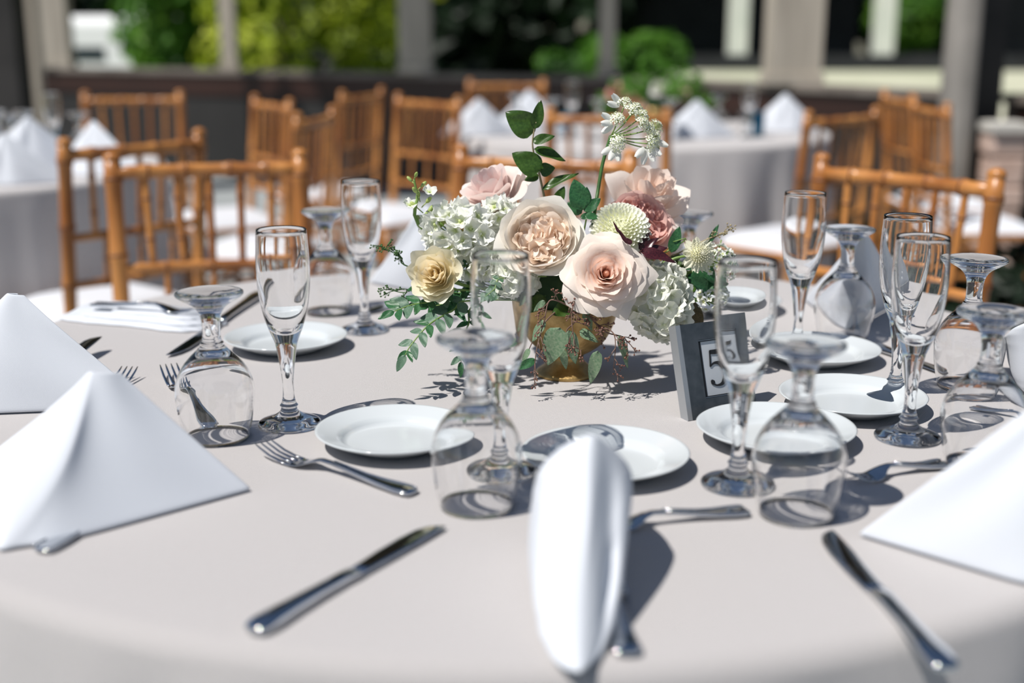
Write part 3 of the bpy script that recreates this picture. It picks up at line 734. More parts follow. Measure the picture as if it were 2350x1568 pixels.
def lobed_napkin(V, T, H, label, yaw=0.0):
    """napkin seen end-on: a rounded front fold rising from the near tip, two flaps running back from it"""
    tab = [(0, .010), (.03, .020), (.10, .0265), (.22, .0310), (.45, .0350), (.62, .0370), (.78, .0355), (.88, .0300), (.95, .0200), (1.0, .0020)]
    def hw(t):
        for (t0, w0), (t1, w1) in zip(tab, tab[1:]):
            if t <= t1:
                k = (t - t0) / (t1 - t0); k = k * k * (3 - 2 * k) if t < .2 else k; return w0 + (w1 - w0) * k
        return tab[-1][1]
    def f(u, v):
        s_ = 2 * u - 1; t = v; w = hw(t); q = abs(s_); sg = 1 if s_ > 0 else -1
        yf = V.y + (T.y - V.y) * (t ** .92); xc = V.x + (T.x - V.x) * t + .004 * t; z = TZ + .002 + (H - .002) * (1 - (1 - t) ** 1.12)
        L = .19 - .155 * t
        if q < .45:
            a = q / .45 * PI / 2; x = w * math.sin(a); y = w * (1.9 if sg > 0 else .85) * (1 - math.cos(a) if sg < 0 else a / (PI / 2))
        else:
            k = (q - .45) / .55; x = w * (1 + .10 * math.sin(PI * k) - .15 * k * t); y = w * (1.9 if sg > 0 else .85) + k * L
        x *= sg
        fold = math.exp(-((s_ - .10 - .10 * (1 - t)) / .075) ** 2) * (.35 + .65 * t) * math.sin(PI * min(1, t * .9 + .12)) * (1 - t ** 5)
        pocket = math.exp(-((s_ - .20) / .055) ** 2) * math.exp(-((t - .26) / .13) ** 2)
        soft = .0016 * math.sin(14 * s_ + 3 * t) * math.sin(PI * t)
        y += .016 * fold + .012 * pocket + soft
        if sg < 0: x -= .0015 * math.sin(8 * t)
        z -= .62 * y * t ** 2.5
        return Vector((xc + x - V.x, yf + y - V.y, max(z, TZ + .002) - TZ))
    vs, fs = grid(f, 72, 44); o = mk('napkin', vs, fs, M_napkin); mod(o, 'SOLIDIFY', thickness=.003, offset=0); mod(o, 'SUBSURF', levels=1, render_levels=1)
    o.location = (V.x, V.y, TZ); o.rotation_euler = (0, 0, yaw); tag(o, label, 'napkin', GNp)
lobed_napkin(on_z(1332, 1552), on_z(1350, 1000, TZ + .122), .122, 'white napkin seen edge-on, standing upright in the front middle')
V4 = on_z(2430, 1372)
napkin(V4, on_z(1966, 1232), V4 + Vector((.16, .16, 0)), ap(2470, 868, .16), 'large white napkin tent cut off by the right foreground edge', GNp, bulge=.004, ridge=.02, seed=5, round_=.014)
V5 = on_z(1940, 765)
napkin(V5, on_z(1845, 690), on_z(2075, 690), ap(1987, 540, .145), 'white napkin tent standing behind the back right goblet', GNp, bulge=.012, ridge=.03, lobe=.012, seed=6, round_=.018)
lobed_napkin(on_z(2393, 918), on_z(2400, 738, TZ + .098), .098, 'white napkin peeking in at the right edge beside the goblet foot', -.35)
napkin(on_z(1090, 700), on_z(846, 650), on_z(1150, 640), ap(975, 472, .15), 'white napkin tent standing behind the white stock flowers', GNp, bulge=.006, seed=8)
# flat scalloped napkin with a fork
def flat_napkin():
    P = [on_z(*p) for p in ((132, 735), (215, 700), (300, 706), (400, 722), (480, 728), (520, 745), (475, 760), (400, 764), (300, 752), (200, 744))]
    c = sum(P, Vector()) / len(P); root = empty('flat_napkin', (c.x, c.y, TZ))
    pts = crv(P + [P[0]], 6)[:-1]; n = len(pts); mb = MB()
    for L, (k, zz) in enumerate(((1.0, .0012), (.82, .005), (.60, .0085))):
        rr = [(p - c) * k * (1 + .02 * math.sin(i * 1.9 + L)) + Vector((0, 0, zz + .0012 * math.sin(i * .9 + L))) for i, p in enumerate(pts)]
        for q, z in ((1.0, 0), ): pass
        vs = [Vector((r.x + .012 * L, r.y + .008 * L, zz)) for i, r in enumerate(rr)]
        vt = [Vector((v.x, v.y, v.z + .0028)) for v in vs]; cc = Vector((.012 * L, .008 * L, zz + .003))
        b = vs + vt + [cc]
        fs = [(i, (i + 1) % n, n + (i + 1) % n, n + i) for i in range(n)] + [(n + i, n + (i + 1) % n, 2 * n) for i in range(n)]
        o = MB(); o.add(b, fs); o.build('fold', M_napkin, root)
    tag(root, 'white scalloped napkin lying folded flat at the back left with a fork on it', 'napkin')
flat_napkin()
o = fk((213, 722), (470, 742), 'fork lying on the flat scalloped napkin at the back left'); o.location.z = TZ + .013

# ------------------------------------------------------------------ table number stand
def number_stand():
    a = on_z(1590, 966); b = on_z(1738, 941)
    d = (b - a); W = d.length; rz = math.atan2(d.y, d.x); H = .106; T = .014
    root = empty('table_number_stand', (a.x, a.y, TZ + .0005), rz)
    lean = math.radians(17)
    M = Matrix.Rotation(-lean, 4, 'X')      # local x along the foot, z up, leaning back
    def bx(x0, x1, z0, z1, y0, y1):
        return [M @ Vector((x, y, z)) for x in (x0, x1) for y in (y0, y1) for z in (z0, z1)], [(0, 1, 3, 2), (4, 6, 7, 5), (0, 4, 5, 1), (2, 3, 7, 6), (0, 2, 6, 4), (1, 5, 7, 3)]
    wx0, wx1, wz0, wz1 = W * .24, W * .77, H * .20, H * .82
    f = MB()
    f.add(*bx(0, W, 0, wz0, 0, T)); f.add(*bx(0, W, wz1, H, 0, T)); f.add(*bx(0, wx0, wz0, wz1, 0, T)); f.add(*bx(wx1, W, wz0, wz1, 0, T)); f.add(*bx(wx0, wx1, wz0, wz1, .004, T))
    o = f.build('frame', M_frame, root, smooth=False)
    e = MB(); e.add(*bx(-.006, .0, 0, H, .0, T))
    e.build('side_edge', M_frame_l, root, smooth=False)
    c = MB(); c.add(*bx(wx0 + .0005, wx1 - .0005, wz0 + .0005, wz1 - .0005, .0025, .0038)); cd = c.build('number_card', M_card, root, smooth=False)
    l = MB(); t = .0016
    x0, x1, q0, q1 = wx0 + .0015, wx1 - .0015, wz0 + .0015, wz1 - .0015
    for r in ((x0, x0 + t * 1.5, q0, q1), (x1 - t * .5, x1, q0, q1), (x0, x1, q0, q0 + t * .6), (x0, x1, q1 - t * .6, q1)): l.add(*bx(*r, .0018, .0024))
    l.build('border_line', M_black, cd, smooth=False)
    # old-style numeral 5 drawn as strokes of varying width
    n5 = MB(); h = (wz1 - wz0) * .62; cx = (wx0 + wx1) / 2 - .001; cz = (wz0 + wz1) / 2 - h / 2
    def stroke(pts, ws):
        pts = smooth_prof([(x, z, w) for (x, z), w in zip(pts, ws)], 6); vs = []; fs = []
        for i, (x, z, w) in enumerate(pts):
            x2, z2, _ = pts[min(i + 1, len(pts) - 1)]; x1_, z1_, _ = pts[max(i - 1, 0)]
            dx, dz = x2 - x1_, z2 - z1_; L = math.hypot(dx, dz) or 1; nx, nz = -dz / L * w / 2, dx / L * w / 2
            for s in (-1, 1): vs.append(M @ Vector((cx + (x + s * nx) * h, .0020, cz + (z + s * nz) * h)))
        for i in range(len(pts) - 1): fs.append((2 * i, 2 * i + 1, 2 * i + 3, 2 * i + 2))
        n5.add(vs, fs)
    stroke([(-.19, .97), (-.21, .75), (-.235, .54)], [.045, .045, .045])
    stroke([(-.20, .94), (0, .93), (.17, .95), (.24, 1.02)], [.11, .13, .10, .03])
    stroke([(-.235, .54), (-.10, .625), (.08, .60), (.22, .45), (.23, .25), (.10, .05), (-.08, .01), (-.22, .06)], [.03, .06, .11, .17, .17, .10, .05, .04])
    stroke([(-.26, .17), (-.22, .11), (-.20, .06)], [.05, .13, .09])
    o = n5.build('number_five', M_black, cd, smooth=False); mod(o, 'SOLIDIFY', thickness=.0006)
    st = MB(); st.add([M @ Vector(v) for v in ((W * .35, T, H * .8), (W * .65, T, H * .8), (W * .65, T + .002, H * .8), (W * .35, T + .002, H * .8))] + [Vector(v) for v in ((W * .3, .052, .0), (W * .7, .052, .0), (W * .7, .055, .0), (W * .3, .055, .0))],
           [(0, 1, 2, 3), (7, 6, 5, 4), (0, 4, 5, 1), (1, 5, 6, 2), (2, 6, 7, 3), (3, 7, 4, 0)])
    st.build('easel_back', M_frame, root, smooth=False)
    tag(root, 'small pewter frame stand showing table number 5 right of the flowers', 'table number')
number_stand()

# ------------------------------------------------------------------ things on the far tables
def far_napkin(px, py, c, h, w, rz, label, y=None):
    A = on_y(px, py, y); A.z = TZ + h
    a = Vector((math.cos(rz), math.sin(rz), 0)); b = Vector((-a.y, a.x, 0)); P0 = Vector((A.x, A.y, TZ))
    V = P0 - b * .06
    napkin(V, V + (a * .9 + b * .35) * w, V + (-a * .9 + b * .35) * w, P0 + Vector((0, 0, h)), label, 'napkins standing on the far tables', seed=int(px), bulge=.008)
far_napkin(60, 232, TL, .17, .22, .3, 'white napkin tent among glasses at the left edge of the left table', 3.75)
far_napkin(212, 250, TL, .16, .22, -.5, 'white napkin tent on the left table, nearest the chair backs', 3.72)
far_napkin(10, 330, TL, .14, .20, .1, 'white napkin spread at the near side of the left table', 3.5)
far_napkin(1098, 205, TRt, .15, .19, .2, 'leftmost white napkin tent on the distant table', 5.15)
far_napkin(1215, 190, TRt, .17, .20, -.2, 'taller white napkin tent second from the left on the distant table', 5.45)
far_napkin(1600, 232, TRt, .15, .19, .1, 'white napkin tent on the distant table right of the centrepiece', 5.05)
far_napkin(1803, 215, TRt, .16, .19, -.1, 'rightmost white napkin tent on the distant table beside the blue votive', 5.35)
M_blue = pbr('teal_blue_glass', (0.02, 0.15, 0.26), (0.03, 0.20, 0.32), rough=0.2, scale=6)
def votive(x, y, label, s=1):
    root = empty('votive_holder', (x, y, TZ + .0005))
    vs, fs = lathe([(0, 0), (0, .026), (.02, .024), (.10, .028), (.10, .025), (.012, .021), (.010, 0)], 20); mk('cup', vs, fs, M_blue, root)
    vs, fs = lathe([(.011, 0), (.011, .019), (.05, .019), (.05, 0)], 16); mk('candle', vs, fs, M_cush, root)
    root.scale = (s, s, s); tag(root, label, 'votive candle', 'blue votives on the distant table')
votive(PX(1739, 5.1), 5.1, 'teal-blue votive holder between two napkins on the distant table', .95)
votive(PX(1302, 5.2), 5.2, 'teal-blue votive holder left of the distant centrepiece', .85)
gi = 0
for (x, y) in ((-1.60, 4.00), (-1.70, 4.06), (-1.63, 4.20), (-1.74, 4.24), (-1.42, 4.12)):
    o = dup(goblet0, (x, y, TZ + .0004), None, ['goblet behind the left napkin tent on the left table', 'goblet at the left border of the photo on the left table', 'goblet behind the other goblets on the left table, nearest the flute',
        'farthest goblet on the left table', 'goblet between the two napkin tents on the left table'][gi], 'goblets on the far tables'); gi += 1
for (x, y, l) in ((.16, 5.0, 'goblet left of the blue votive on the distant table'), (.34, 4.95, 'goblet behind the chair back on the distant table'), (.62, 4.95, 'goblet below the distant centrepiece'),
               (.86, 5.25, 'goblet right of the distant centrepiece'), (1.05, 5.6, 'goblet behind the blue votive on the distant table'), (.02, 5.3, 'goblet beside the leftmost napkins of the distant table')):
    dup(goblet0, (x, y, TZ + .0004), None, l, 'goblets on the far tables')
for (x, y, l) in ((.25, 5.25, 'champagne flute left of the distant centrepiece'), (.95, 5.05, 'champagne flute right of the distant centrepiece'), (-1.55, 4.25, 'champagne flute among the goblets on the left table')):
    dup(flute0, (x, y, TZ + .0004), None, l, 'champagne flutes on the far tables')

# ------------------------------------------------------------------ flower arrangement
BC = Vector((0.068, 1.50, 0))
def bowl():
    root = empty('gold_compote_bowl', (BC.x, BC.y, TZ + .0005))
    pr = smooth_prof([(0, .0), (0, .036)], 1) + smooth_prof([(.0, .038), (.004, .038), (.010, .030), (.018, .022), (.026, .022), (.032, .032), (.042, .045), (.058, .055), (.076, .061), (.094, .064)], 4) + smooth_prof([(.0945, .0625), (.076, .0585), (.058, .052), (.044, .041), (.036, .028), (.034, 0)], 4)
    vs, fs = lathe(pr, 72); mk('bowl', vs, fs, M_gold, root)
    vs, fs = lathe(smooth_prof([(.060, 0), (.060, .046), (.075, .055), (.100, .058), (.128, .046), (.140, .02), (.141, 0)], 4), 28); mk('moss_filling', vs, fs, M_foam, root)
    tag(root, 'hammered gold footed bowl holding the flower centrepiece', 'bowl')
bowl()
FIN = Vector((BC.x, BC.y, TZ + .085))
def lerp3(a, b, t): return tuple(a[i] + (b[i] - a[i]) * t for i in range(3))
def rose(name, pos, d, R, cin, cout, label, n=38, style='spiral', seed=1, roll=0.0, H=.60, openness=1.0, cup=0.0, group=None, tipc=None, point=.12, fin=None, ruf=1.0):
    """petals as curved sheets around local +z; style 'spiral' or 'quartered'"""
    rnd = random.Random(seed); root = empty(name, pos)
    Mx = orient(d, roll)
    root.rotation_mode = 'QUATERNION'; root.rotation_quaternion = Mx.to_quaternion()
    tipc = tipc or cout
    outer = MB(); inner = MB()
    def pet(mb, phi, hw, r0, r1, z1, curl, width_tip, c_a, c_b, wob, zc=0.0, nu=12, nv=10, pointed=0.0, twist=0.0):
        ph = rnd.random() * 6.28; ph2 = rnd.random() * 6.28; wob *= ruf
        sk = rnd.uniform(-.10, .10)
        cols = []
        def f(u, v):
            uu = 2 * u - 1
            edge = 1 - .40 * abs(uu) ** 3.0 + pointed * max(0, 1 - abs(uu) * 2.6) ** 1.5 + .012 * ruf * math.sin(11 * uu + ph)
            vv = v * edge
            w = math.sin(min(1, vv * 1.05 + .12) * PI * .5) ** .55
            a = phi + uu * hw * w + twist * v + sk * v
            # radial profile: cup then curl outwards
            r = r0 + (r1 - r0) * math.sin(min(vv, 1) * PI / 2) ** .9
            z = z1 * (vv ** 1.35)
            if vv > .60:
                k = (vv - .60) / .40
                r += curl * R * k * k; z -= abs(curl) * R * .75 * k ** 2.2
            r += wob * R * v * v * (math.sin(5 * uu + ph) * .6 + math.sin(9 * uu + ph2) * .4) + .012 * R * (abs(uu) ** 3)
            z += wob * R * v * v * math.sin(6 * uu + ph2) * .8 - z1 * .10 * abs(uu) ** 2
            c = lerp3(c_a, c_b, min(1, v * 1.1)); cols.append(c)
            return Vector((r * math.cos(a), r * math.sin(a), z + zc))
        vs, fs = grid(f, nu, nv); mb.add(vs, fs, cols)
    hgt = H * R
    if style == 'spiral':
        for i in range(n):
            t = i / (n - 1); phi = i * 2.39996 + rnd.uniform(-.25, .25)
            r1 = R * (.10 + .74 * t ** .92) * rnd.uniform(.94, 1.04); hw = (1.45 - .62 * t) * (.9 + .2 * rnd.random())
            z1 = hgt * (1.12 - .30 * t - .42 * t * t * openness)
            c = lerp3(cin, cout, min(1, t * 1.25))
            cb = lerp3(c, tipc, .5)
            tgt = outer if t > .55 else inner
            pet(tgt, phi, hw, R * .03 + .04 * R * t, r1, z1, (.05 + .25 * t ** 1.4) * openness, 1, c, cb, .016 + .020 * t, nu=18, nv=14, pointed=point * t, twist=.15 * (1 - t))
        inner.add(*ball((0, 0, hgt * .42), R * .085, 10, 6, (1, 1, 3.2)), c=cin)
    else:
        for i in range(14):
            t = i / 13; phi = i * 2.39996 + rnd.uniform(-.2, .2)
            r1 = R * (.76 + .14 * t); z1 = hgt * (1.10 - .34 * t)
            c = lerp3(cin, cout, .65 + .35 * t)
            pet(outer, phi, .95, R * .12, r1, z1, (-.05 + .24 * t), 1, c, lerp3(c, tipc, .6), .02 + .015 * t, pointed=.05 + .10 * t * (i % 3 == 0), nu=14, nv=12)
        # quartered centre: several small ruffled whorls leaning outwards inside the cup
        def whorl(cx, cy, rr, tilt_a, tilt, zb, npt):
            tmp = MB(); keep = R
            for i in range(npt):
                t = (i + .5) / npt
                pet(tmp, i * 2.39996 + rnd.uniform(-.3, .3), (1.25 - .35 * t), rr * .06, rr * (.14 + .86 * t), rr * (1.25 - .40 * t), .04 + .10 * t, 1,
                    lerp3(cin, cout, .05 + .25 * t), lerp3(cin, cout, .35 + .5 * t), .022 + .016 * t, nu=18, nv=11, pointed=.04)
            Mw = Matrix.Translation((cx, cy, zb)) @ Matrix.Rotation(tilt_a, 4, 'Z') @ Matrix.Rotation(tilt, 4, 'Y')
            inner.add([Mw @ v for v in tmp.v], tmp.f, tmp.c)
        for q in range(4):
            qa = q * 2 * PI / 4 + rnd.uniform(-.25, .25); rd = R * rnd.uniform(.33, .40)
            whorl(rd * math.cos(qa), rd * math.sin(qa), R * rnd.uniform(.46, .52), qa, rnd.uniform(-.15, .25), hgt * .15, 8)
        whorl(0, 0, R * .34, 0, 0, hgt * .40, 7)
        for k in range(14):
            a = rnd.random() * 6.28; rr = R * rnd.uniform(.52, .68)
            pet(inner, a, rnd.uniform(.4, .8), rr * .5, rr, hgt * rnd.uniform(.86, 1.0), rnd.uniform(-.10, .04), 1, lerp3(cin, cout, .2), lerp3(cin, cout, .8), .05, nu=12, nv=8)
    outer.build('outer_petals', M_petal, root); inner.build('inner_petals', M_petal, root)
    # calyx and stem down into the bowl
    st = MB(); inv = Mx.inverted()
    e = inv @ ((fin or FIN) + Vector((rnd.uniform(-.02, .02), rnd.uniform(-.02, .02), 0)) - Vector(pos))
    st.add(*tube(crv([(0, 0, .02 * R), (0, 0, -.25 * R), tuple(Vector((0, 0, -.6 * R)).lerp(e, .5)), tuple(e)], 5), .0022, 7))
    st.add(*ball((0, 0, -.06 * R), .16 * R, 10, 6)); st.build('stem', M_stem, root)
    tag(root, label, 'rose', group); return root
GR = 'roses in the centrepiece'
CREAM = (.88, .80, .72); BLUSH = (.86, .60, .46); IV = (.90, .86, .80)
def fp(px, py, y): return on_y(px, py, y)
# hero blooms
rose('garden_rose', fp(1243, 556, 1.455), (-.06, -.88, .42), .049, (.99, .76, .58), (.98, .92, .84), 'large blush-cream garden rose with ruffled quartered centre, middle of the centrepiece', style='quartered', seed=5, H=.72, tipc=(.97, .95, .89), group=GR)
rose('garden_rose', fp(1388, 634, 1.405), (.02, -.90, .36), .0475, (.97, .60, .44), (.98, .87, .78), 'pale blush rose with swirled peach centre and pointed petals, front right of the centrepiece', n=40, seed=14, H=.66, roll=.5, ruf=1.3, tipc=(.98, .93, .87), group=GR, point=.07)
rose('garden_rose', fp(1010, 636, 1.44), (-.22, -.85, .35), .038, (.96, .76, .42), (.97, .90, .68), 'small cream-yellow ruffled rose at the left of the centrepiece', n=24, seed=21, H=.95, openness=.35, point=.05, ruf=2.4, tipc=(.96, .94, .82), group=GR)
rose('garden_rose', fp(1145, 470, 1.54), (-.42, -.38, .80), .054, (.82, .58, .58), (.92, .80, .76), 'dusty mauve-pink rose tilted away, upper left behind the garden rose', n=26, seed=31, H=.85, openness=.85, ruf=1.3, point=.06, tipc=(.93, .86, .80), group=GR)
rose('garden_rose', fp(1474, 492, 1.56), (.25, -.42, .85), .058, (.95, .70, .56), (.97, .82, .73), 'tall pale peach rose with pointed petals, upper right of the centrepiece', n=16, seed=43, H=1.0, openness=.6, point=.16, tipc=(.97, .91, .85), group=GR)
rose('garden_rose', fp(1456, 528, 1.50), (.30, -.62, .60), .044, (.80, .42, .36), (.90, .60, .54), 'dusty salmon-pink ruffled rose behind the pale green dahlia', style='quartered', seed=51, H=.62, tipc=(.90, .66, .60), group=GR)

def pompom(name, pos, d, R, c1, c2, label, cat, n=190, seed=1, flat=.62):
    rnd = random.Random(seed); root = empty(name, pos); Mx = orient(d); root.rotation_mode = 'QUATERNION'; root.rotation_quaternion = Mx.to_quaternion()
    mb = MB()
    for i in range(n):
        t = (i + .5) / n; th = math.acos(1 - 1.25 * t); ph = i * 2.39996
        nd = Vector((math.sin(th) * math.cos(ph), math.sin(th) * math.sin(ph), math.cos(th)))
        L = R * (.16 + .26 * t ** .5); w = R * (.07 + .075 * t ** .5)
        base = Vector((nd.x, nd.y, nd.z * flat)) * R * .70
        td = (nd * .75 + Vector((0, 0, .45))).normalized() if t < .8 else nd
        side = td.orthogonal().normalized() if abs(td.z) > .99 else td.cross(Vector((0, 0, 1))).normalized()
        up = side.cross(td); cols = []
        def f(u, v):
            s = 2 * u - 1; ww = w * math.sin(PI * min(.12 + v * .75, 1)) ** .6
            p = base + td * L * v * (1 - .12 * abs(s) ** 2) + side * s * ww + up * (abs(s) ** 2 * ww * .7 - .1 * L * v * v)
            cols.append(lerp3(c1, c2, v)); return p
        vs, fs = grid(f, 4, 4); mb.add(vs, fs, cols)
    vs, fs = ball((0, 0, 0), R * .66, 16, 8, (1, 1, flat)); mb.add(vs, fs, c1)
    mb.build('petals', M_thick, root)
    e = Mx.inverted() @ (FIN - Vector(pos)); s = MB(); s.add(*tube(crv([(0, 0, 0), (0, 0, -.5 * R), tuple(e)], 5), .0022, 7)); s.build('stem', M_stem, root)
    tag(root, label, cat); return root
pompom('dahlia', fp(1424, 526, 1.452), (.04, -.62, .75), .034, (.90, .91, .66), (.97, .97, .90), 'pale green-cream pompom dahlia above the swirled blush rose', 'dahlia', seed=4)

# four-petal florets shared between heads
def floret_mesh(seed, s, c1, c2, ruffle=.12, npet=4, wid=.62, deep=.15):
    rnd = random.Random(seed); mb = MB()
    for k in range(npet):
        a = k * 2 * PI / npet + rnd.uniform(-.15, .15); tilt = rnd.uniform(.05, .45); ph = rnd.random() * 6; cols = []
        def f(u, v):
            q = 2 * u - 1; w = s * wid * math.sin(PI * min(.06 + v * .80, 1)) ** .7
            x = s * v * (1 - .18 * q * q); y = w * q; z = s * (tilt * v * v + ruffle * v * math.sin(4 * q + ph) + .10 * q * q - deep * (1 - v) ** 2)
            cols.append(lerp3(c1, c2, min(1, v * 2.2))); return Vector((x * math.cos(a) - y * math.sin(a), x * math.sin(a) + y * math.cos(a), z))
        vs, fs = grid(f, 6, 5); mb.add(vs, fs, cols)
    mb.add(*ball((0, 0, .0), s * .12, 6, 4), c=c1)
    me = mb.build('floret_source', M_thick); d = me.data; D.objects.remove(me); return d
FW = [floret_mesh(i, .0135, (.72, .80, .40), (.95, .96, .91), .18) for i in range(4)]          # stock / hydrangea white
FH = [floret_mesh(10 + i, .0128, (.82, .86, .66), (.94, .95, .88), .12, 4, .72) for i in range(4)]
FS = [floret_mesh(20 + i, .0042, (.72, .76, .32), (.95, .96, .91), .10, 5, .45) for i in range(3)]
def head(name, pos, d, radii, n, meshes, label, cat, seed=1, cover=1.35, scale=1.0, stem=True, jitter=.25, clip=None):
    rnd = random.Random(seed); root = empty(name, pos); Mx = orient(d); root.rotation_mode = 'QUATERNION'; root.rotation_quaternion = Mx.to_quaternion()
    for i in range(n):
        t = (i + .5) / n; th = math.acos(max(-1, 1 - cover * t)); ph = i * 2.39996 + rnd.uniform(-.2, .2)
        nd = Vector((math.sin(th) * math.cos(ph), math.sin(th) * math.sin(ph), math.cos(th)))
        p = Vector((nd.x * radii[0], nd.y * radii[1], nd.z * radii[2])) * rnd.uniform(.88, 1.08)
        nn = (nd + Vector((rnd.gauss(0, jitter), rnd.gauss(0, jitter), rnd.gauss(0, jitter)))).normalized()
        o = D.objects.new('floret', meshes[i % len(meshes)]); col.objects.link(o); o.parent = root
        o.location = p; o.rotation_mode = 'QUATERNION'; o.rotation_quaternion = orient(nn, rnd.random() * 6).to_quaternion(); s = scale * rnd.uniform(.85, 1.2); o.scale = (s, s, s)
    st = MB(); rr = random.Random(seed + 5)
    for i in range(14):
        q = Vector((rr.gauss(0, .45) * radii[0], rr.gauss(0, .45) * radii[1], radii[2] * rr.uniform(.3, .85))); st.add(*tube([(0, 0, -radii[2] * .7), q], .0008, 5))
    if stem:
        e = Mx.inverted() @ (FIN - Vector(pos)); st.add(*tube(crv([(0, 0, radii[2] * .2), (0, 0, -radii[2] * .8), tuple(e)], 5), .002, 7))
    st.build('stem', M_stem, root)
    tag(root, label, cat); return root
head('stock_flower', fp(1050, 535, 1.47), (-.12, -.75, .62), (.040, .030, .030), 38, FW, 'white stock flower cluster at the upper left of the centrepiece', 'stock flower', 3, 1.4, 1.05)
head('hydrangea', fp(1512, 690, 1.435), (.22, -.85, .30), (.034, .042, .030), 64, FH, 'big white hydrangea head at the lower right of the centrepiece', 'hydrangea', 5, 1.45, 1.0)
head('hydrangea', fp(1180, 635, 1.45), (-.05, -.88, .25), (.026, .024, .02), 22, FH, 'small white hydrangea cluster seen through the central flute below the garden rose', 'hydrangea', 6, 1.3, .95)
head('stock_flower', fp(1150, 500, 1.49), (-.1, -.7, .7), (.020, .018, .018), 14, FW, 'narrow white stock cluster tucked left of the garden rose', 'stock flower', 8, 1.3, 1.0)
head('stock_flower', fp(1085, 592, 1.465), (-.05, -.85, .3), (.024, .022, .02), 16, FW, 'lower tuft of white stock flowers between the cream-yellow and garden roses', 'stock flower', 11, 1.3, 1.0)
head('white_filler_flower', fp(1650, 600, 1.47), (.5, -.7, .5), (.022, .020, .016), 40, FS, 'tiny white filler blossoms at the far right of the centrepiece', 'filler flower', 9, 1.4, 1.1)
head('white_filler_flower', fp(1625, 690, 1.46), (.4, -.8, .1), (.016, .012, .012), 16, FS, 'loose tiny white blossoms hanging below right of the hydrangea', 'filler flower', 10, 1.4, 1.3)

# stock bud spike at the left
def spike():
    pos = fp(958, 445, 1.47); root = empty('stock_bud_spike', pos); rnd = random.Random(2)
    b = fp(985, 540, 1.47) - pos; t = fp(950, 412, 1.47) - pos
    mb = MB(); mb.add(*tube(crv([tuple(FIN - pos), tuple(b), (0, 0, 0), tuple(t)], 5), [.0022] * 10 + [.0014] * 6, 7)); mb.build('stem', M_stem, root)
    for k in range(11):
        s = k / 10; p = b.lerp(t, s); a = k * 2.4; L = .014 * (1 - .5 * s)
        tip = p + Vector((math.cos(a) * L, math.sin(a) * L * .7, L * .9)); m = MB(); 
        m.add(*tube([p, p.lerp(tip, .7)], .0007, 5)); r = .0042 - .0014 * s
        vs, fs = ball((0, 0, 0), r, 8, 6, (.75, .75, 1.5)); R_ = orient(tip - p); m.add([R_ @ v + tip for v in vs], fs); m.build('bud', M_bud, root)
    for (px, py) in ((985, 440), (940, 470)):
        o = D.objects.new('floret', FW[1]); col.objects.link(o); o.parent = root; o.location = fp(px, py, 1.465) - pos; o.rotation_mode = 'QUATERNION'; o.rotation_quaternion = orient((.3, -.5, .8)).to_quaternion(); o.scale = (.7, .7, .7)
    tag(root, 'green-tipped stock bud spike standing up at the left of the centrepiece', 'flower bud spike')
spike()

# tall lace flower (umbel)
def umbel(pos, stem_pts, spread, label, sc_=1.0, seed=1, dirv=(.25, -.25, .9), nray=8):
    rnd = random.Random(seed); root = empty('lace_flower', pos); Mx = Matrix.Identity(4)
    st = MB(); st.add(*tube(crv([tuple(Vector(p) - pos) for p in stem_pts] + [(0, 0, 0)], 6), .0021 * sc_, 8)); st.build('stem', M_stem_d, root)
    petal = MB(); cols = []
    def f(u, v):
        q = 2 * u - 1; w = .0040 * math.sin(PI * min(.1 + v * .78, 1)) ** .8; cols.append((.88, .90, .86)); return Vector((w * q, .0165 * v, .002 * v * v - .0008 * q * q * 4 * v))
    petal.add(*grid(f, 5, 6), c=cols); pm = petal.build('tmp', M_thick); pmd = pm.data; D.objects.remove(pm)
    for i in range(nray):
        a = spread[i][0]; e = spread[i][1]; L = spread[i][2] * sc_
        d = Mx @ Vector((math.sin(e) * math.cos(a), math.sin(e) * math.sin(a), math.cos(e)))
        tip = d * L; mid = tip * .5 + Vector((0, 0, -.002))
        r = MB(); r.add(*tube(crv([(0, 0, 0), tuple(mid), tuple(tip)], 4), [.0008 * sc_] * 9, 5)); r.build('ray', M_stem, root)
        c = MB(); uR = orient((d + Vector((0, 0, .4))).normalized())
        for k in range(30):
            t = (k + .5) / 30; th = t * 1.35; ph = k * 2.4; nd = uR @ Vector((math.sin(th) * math.cos(ph), math.sin(th) * math.sin(ph), math.cos(th)))
            p = tip + nd * .0105 * sc_ * rnd.uniform(.85, 1.1); c.add(*tube([tip, p], .00028, 4), c=(.55, .64, .28))
            for j in range(4):
                aa = j * PI / 2 + rnd.random(); sd = nd.orthogonal().normalized(); s2 = nd.cross(sd); w = (sd * math.cos(aa) + s2 * math.sin(aa))
                x = nd.cross(w) * .0013; q = .0032 * sc_
                c.add([p, p + w * q * .6 + x, p + w * q + nd * .0005, p + w * q * .6 - x], [(0, 1, 2, 3)], c=(.86, .88, .74))
            c.add(*ball(p + nd * .0008, .0007, 5, 3), c=(.72, .76, .42))
        cl_ = c.build('umbellet', M_pollen, root)
        for k in range(spread[i][3]):
            aa = spread[i][4] + (k - (spread[i][3] - 1) / 2) * .55
            o = D.objects.new('petal', pmd); col.objects.link(o); o.parent = root
            w = Vector((math.cos(aa), -.25 + rnd.uniform(-.2, .2), math.sin(aa))).normalized()
            zz = Vector((0, -1, .3)); zz = (zz - w * zz.dot(w)).normalized(); xx = w.cross(zz)
            Q = Matrix((xx, w, zz)).transposed(); o.rotation_mode = 'QUATERNION'; o.rotation_quaternion = Q.to_quaternion(); o.location = tip + w * .006 * sc_; o.scale = (sc_, sc_ * rnd.uniform(.9, 1.15), sc_)
    tag(root, label, 'lace flower'); return root
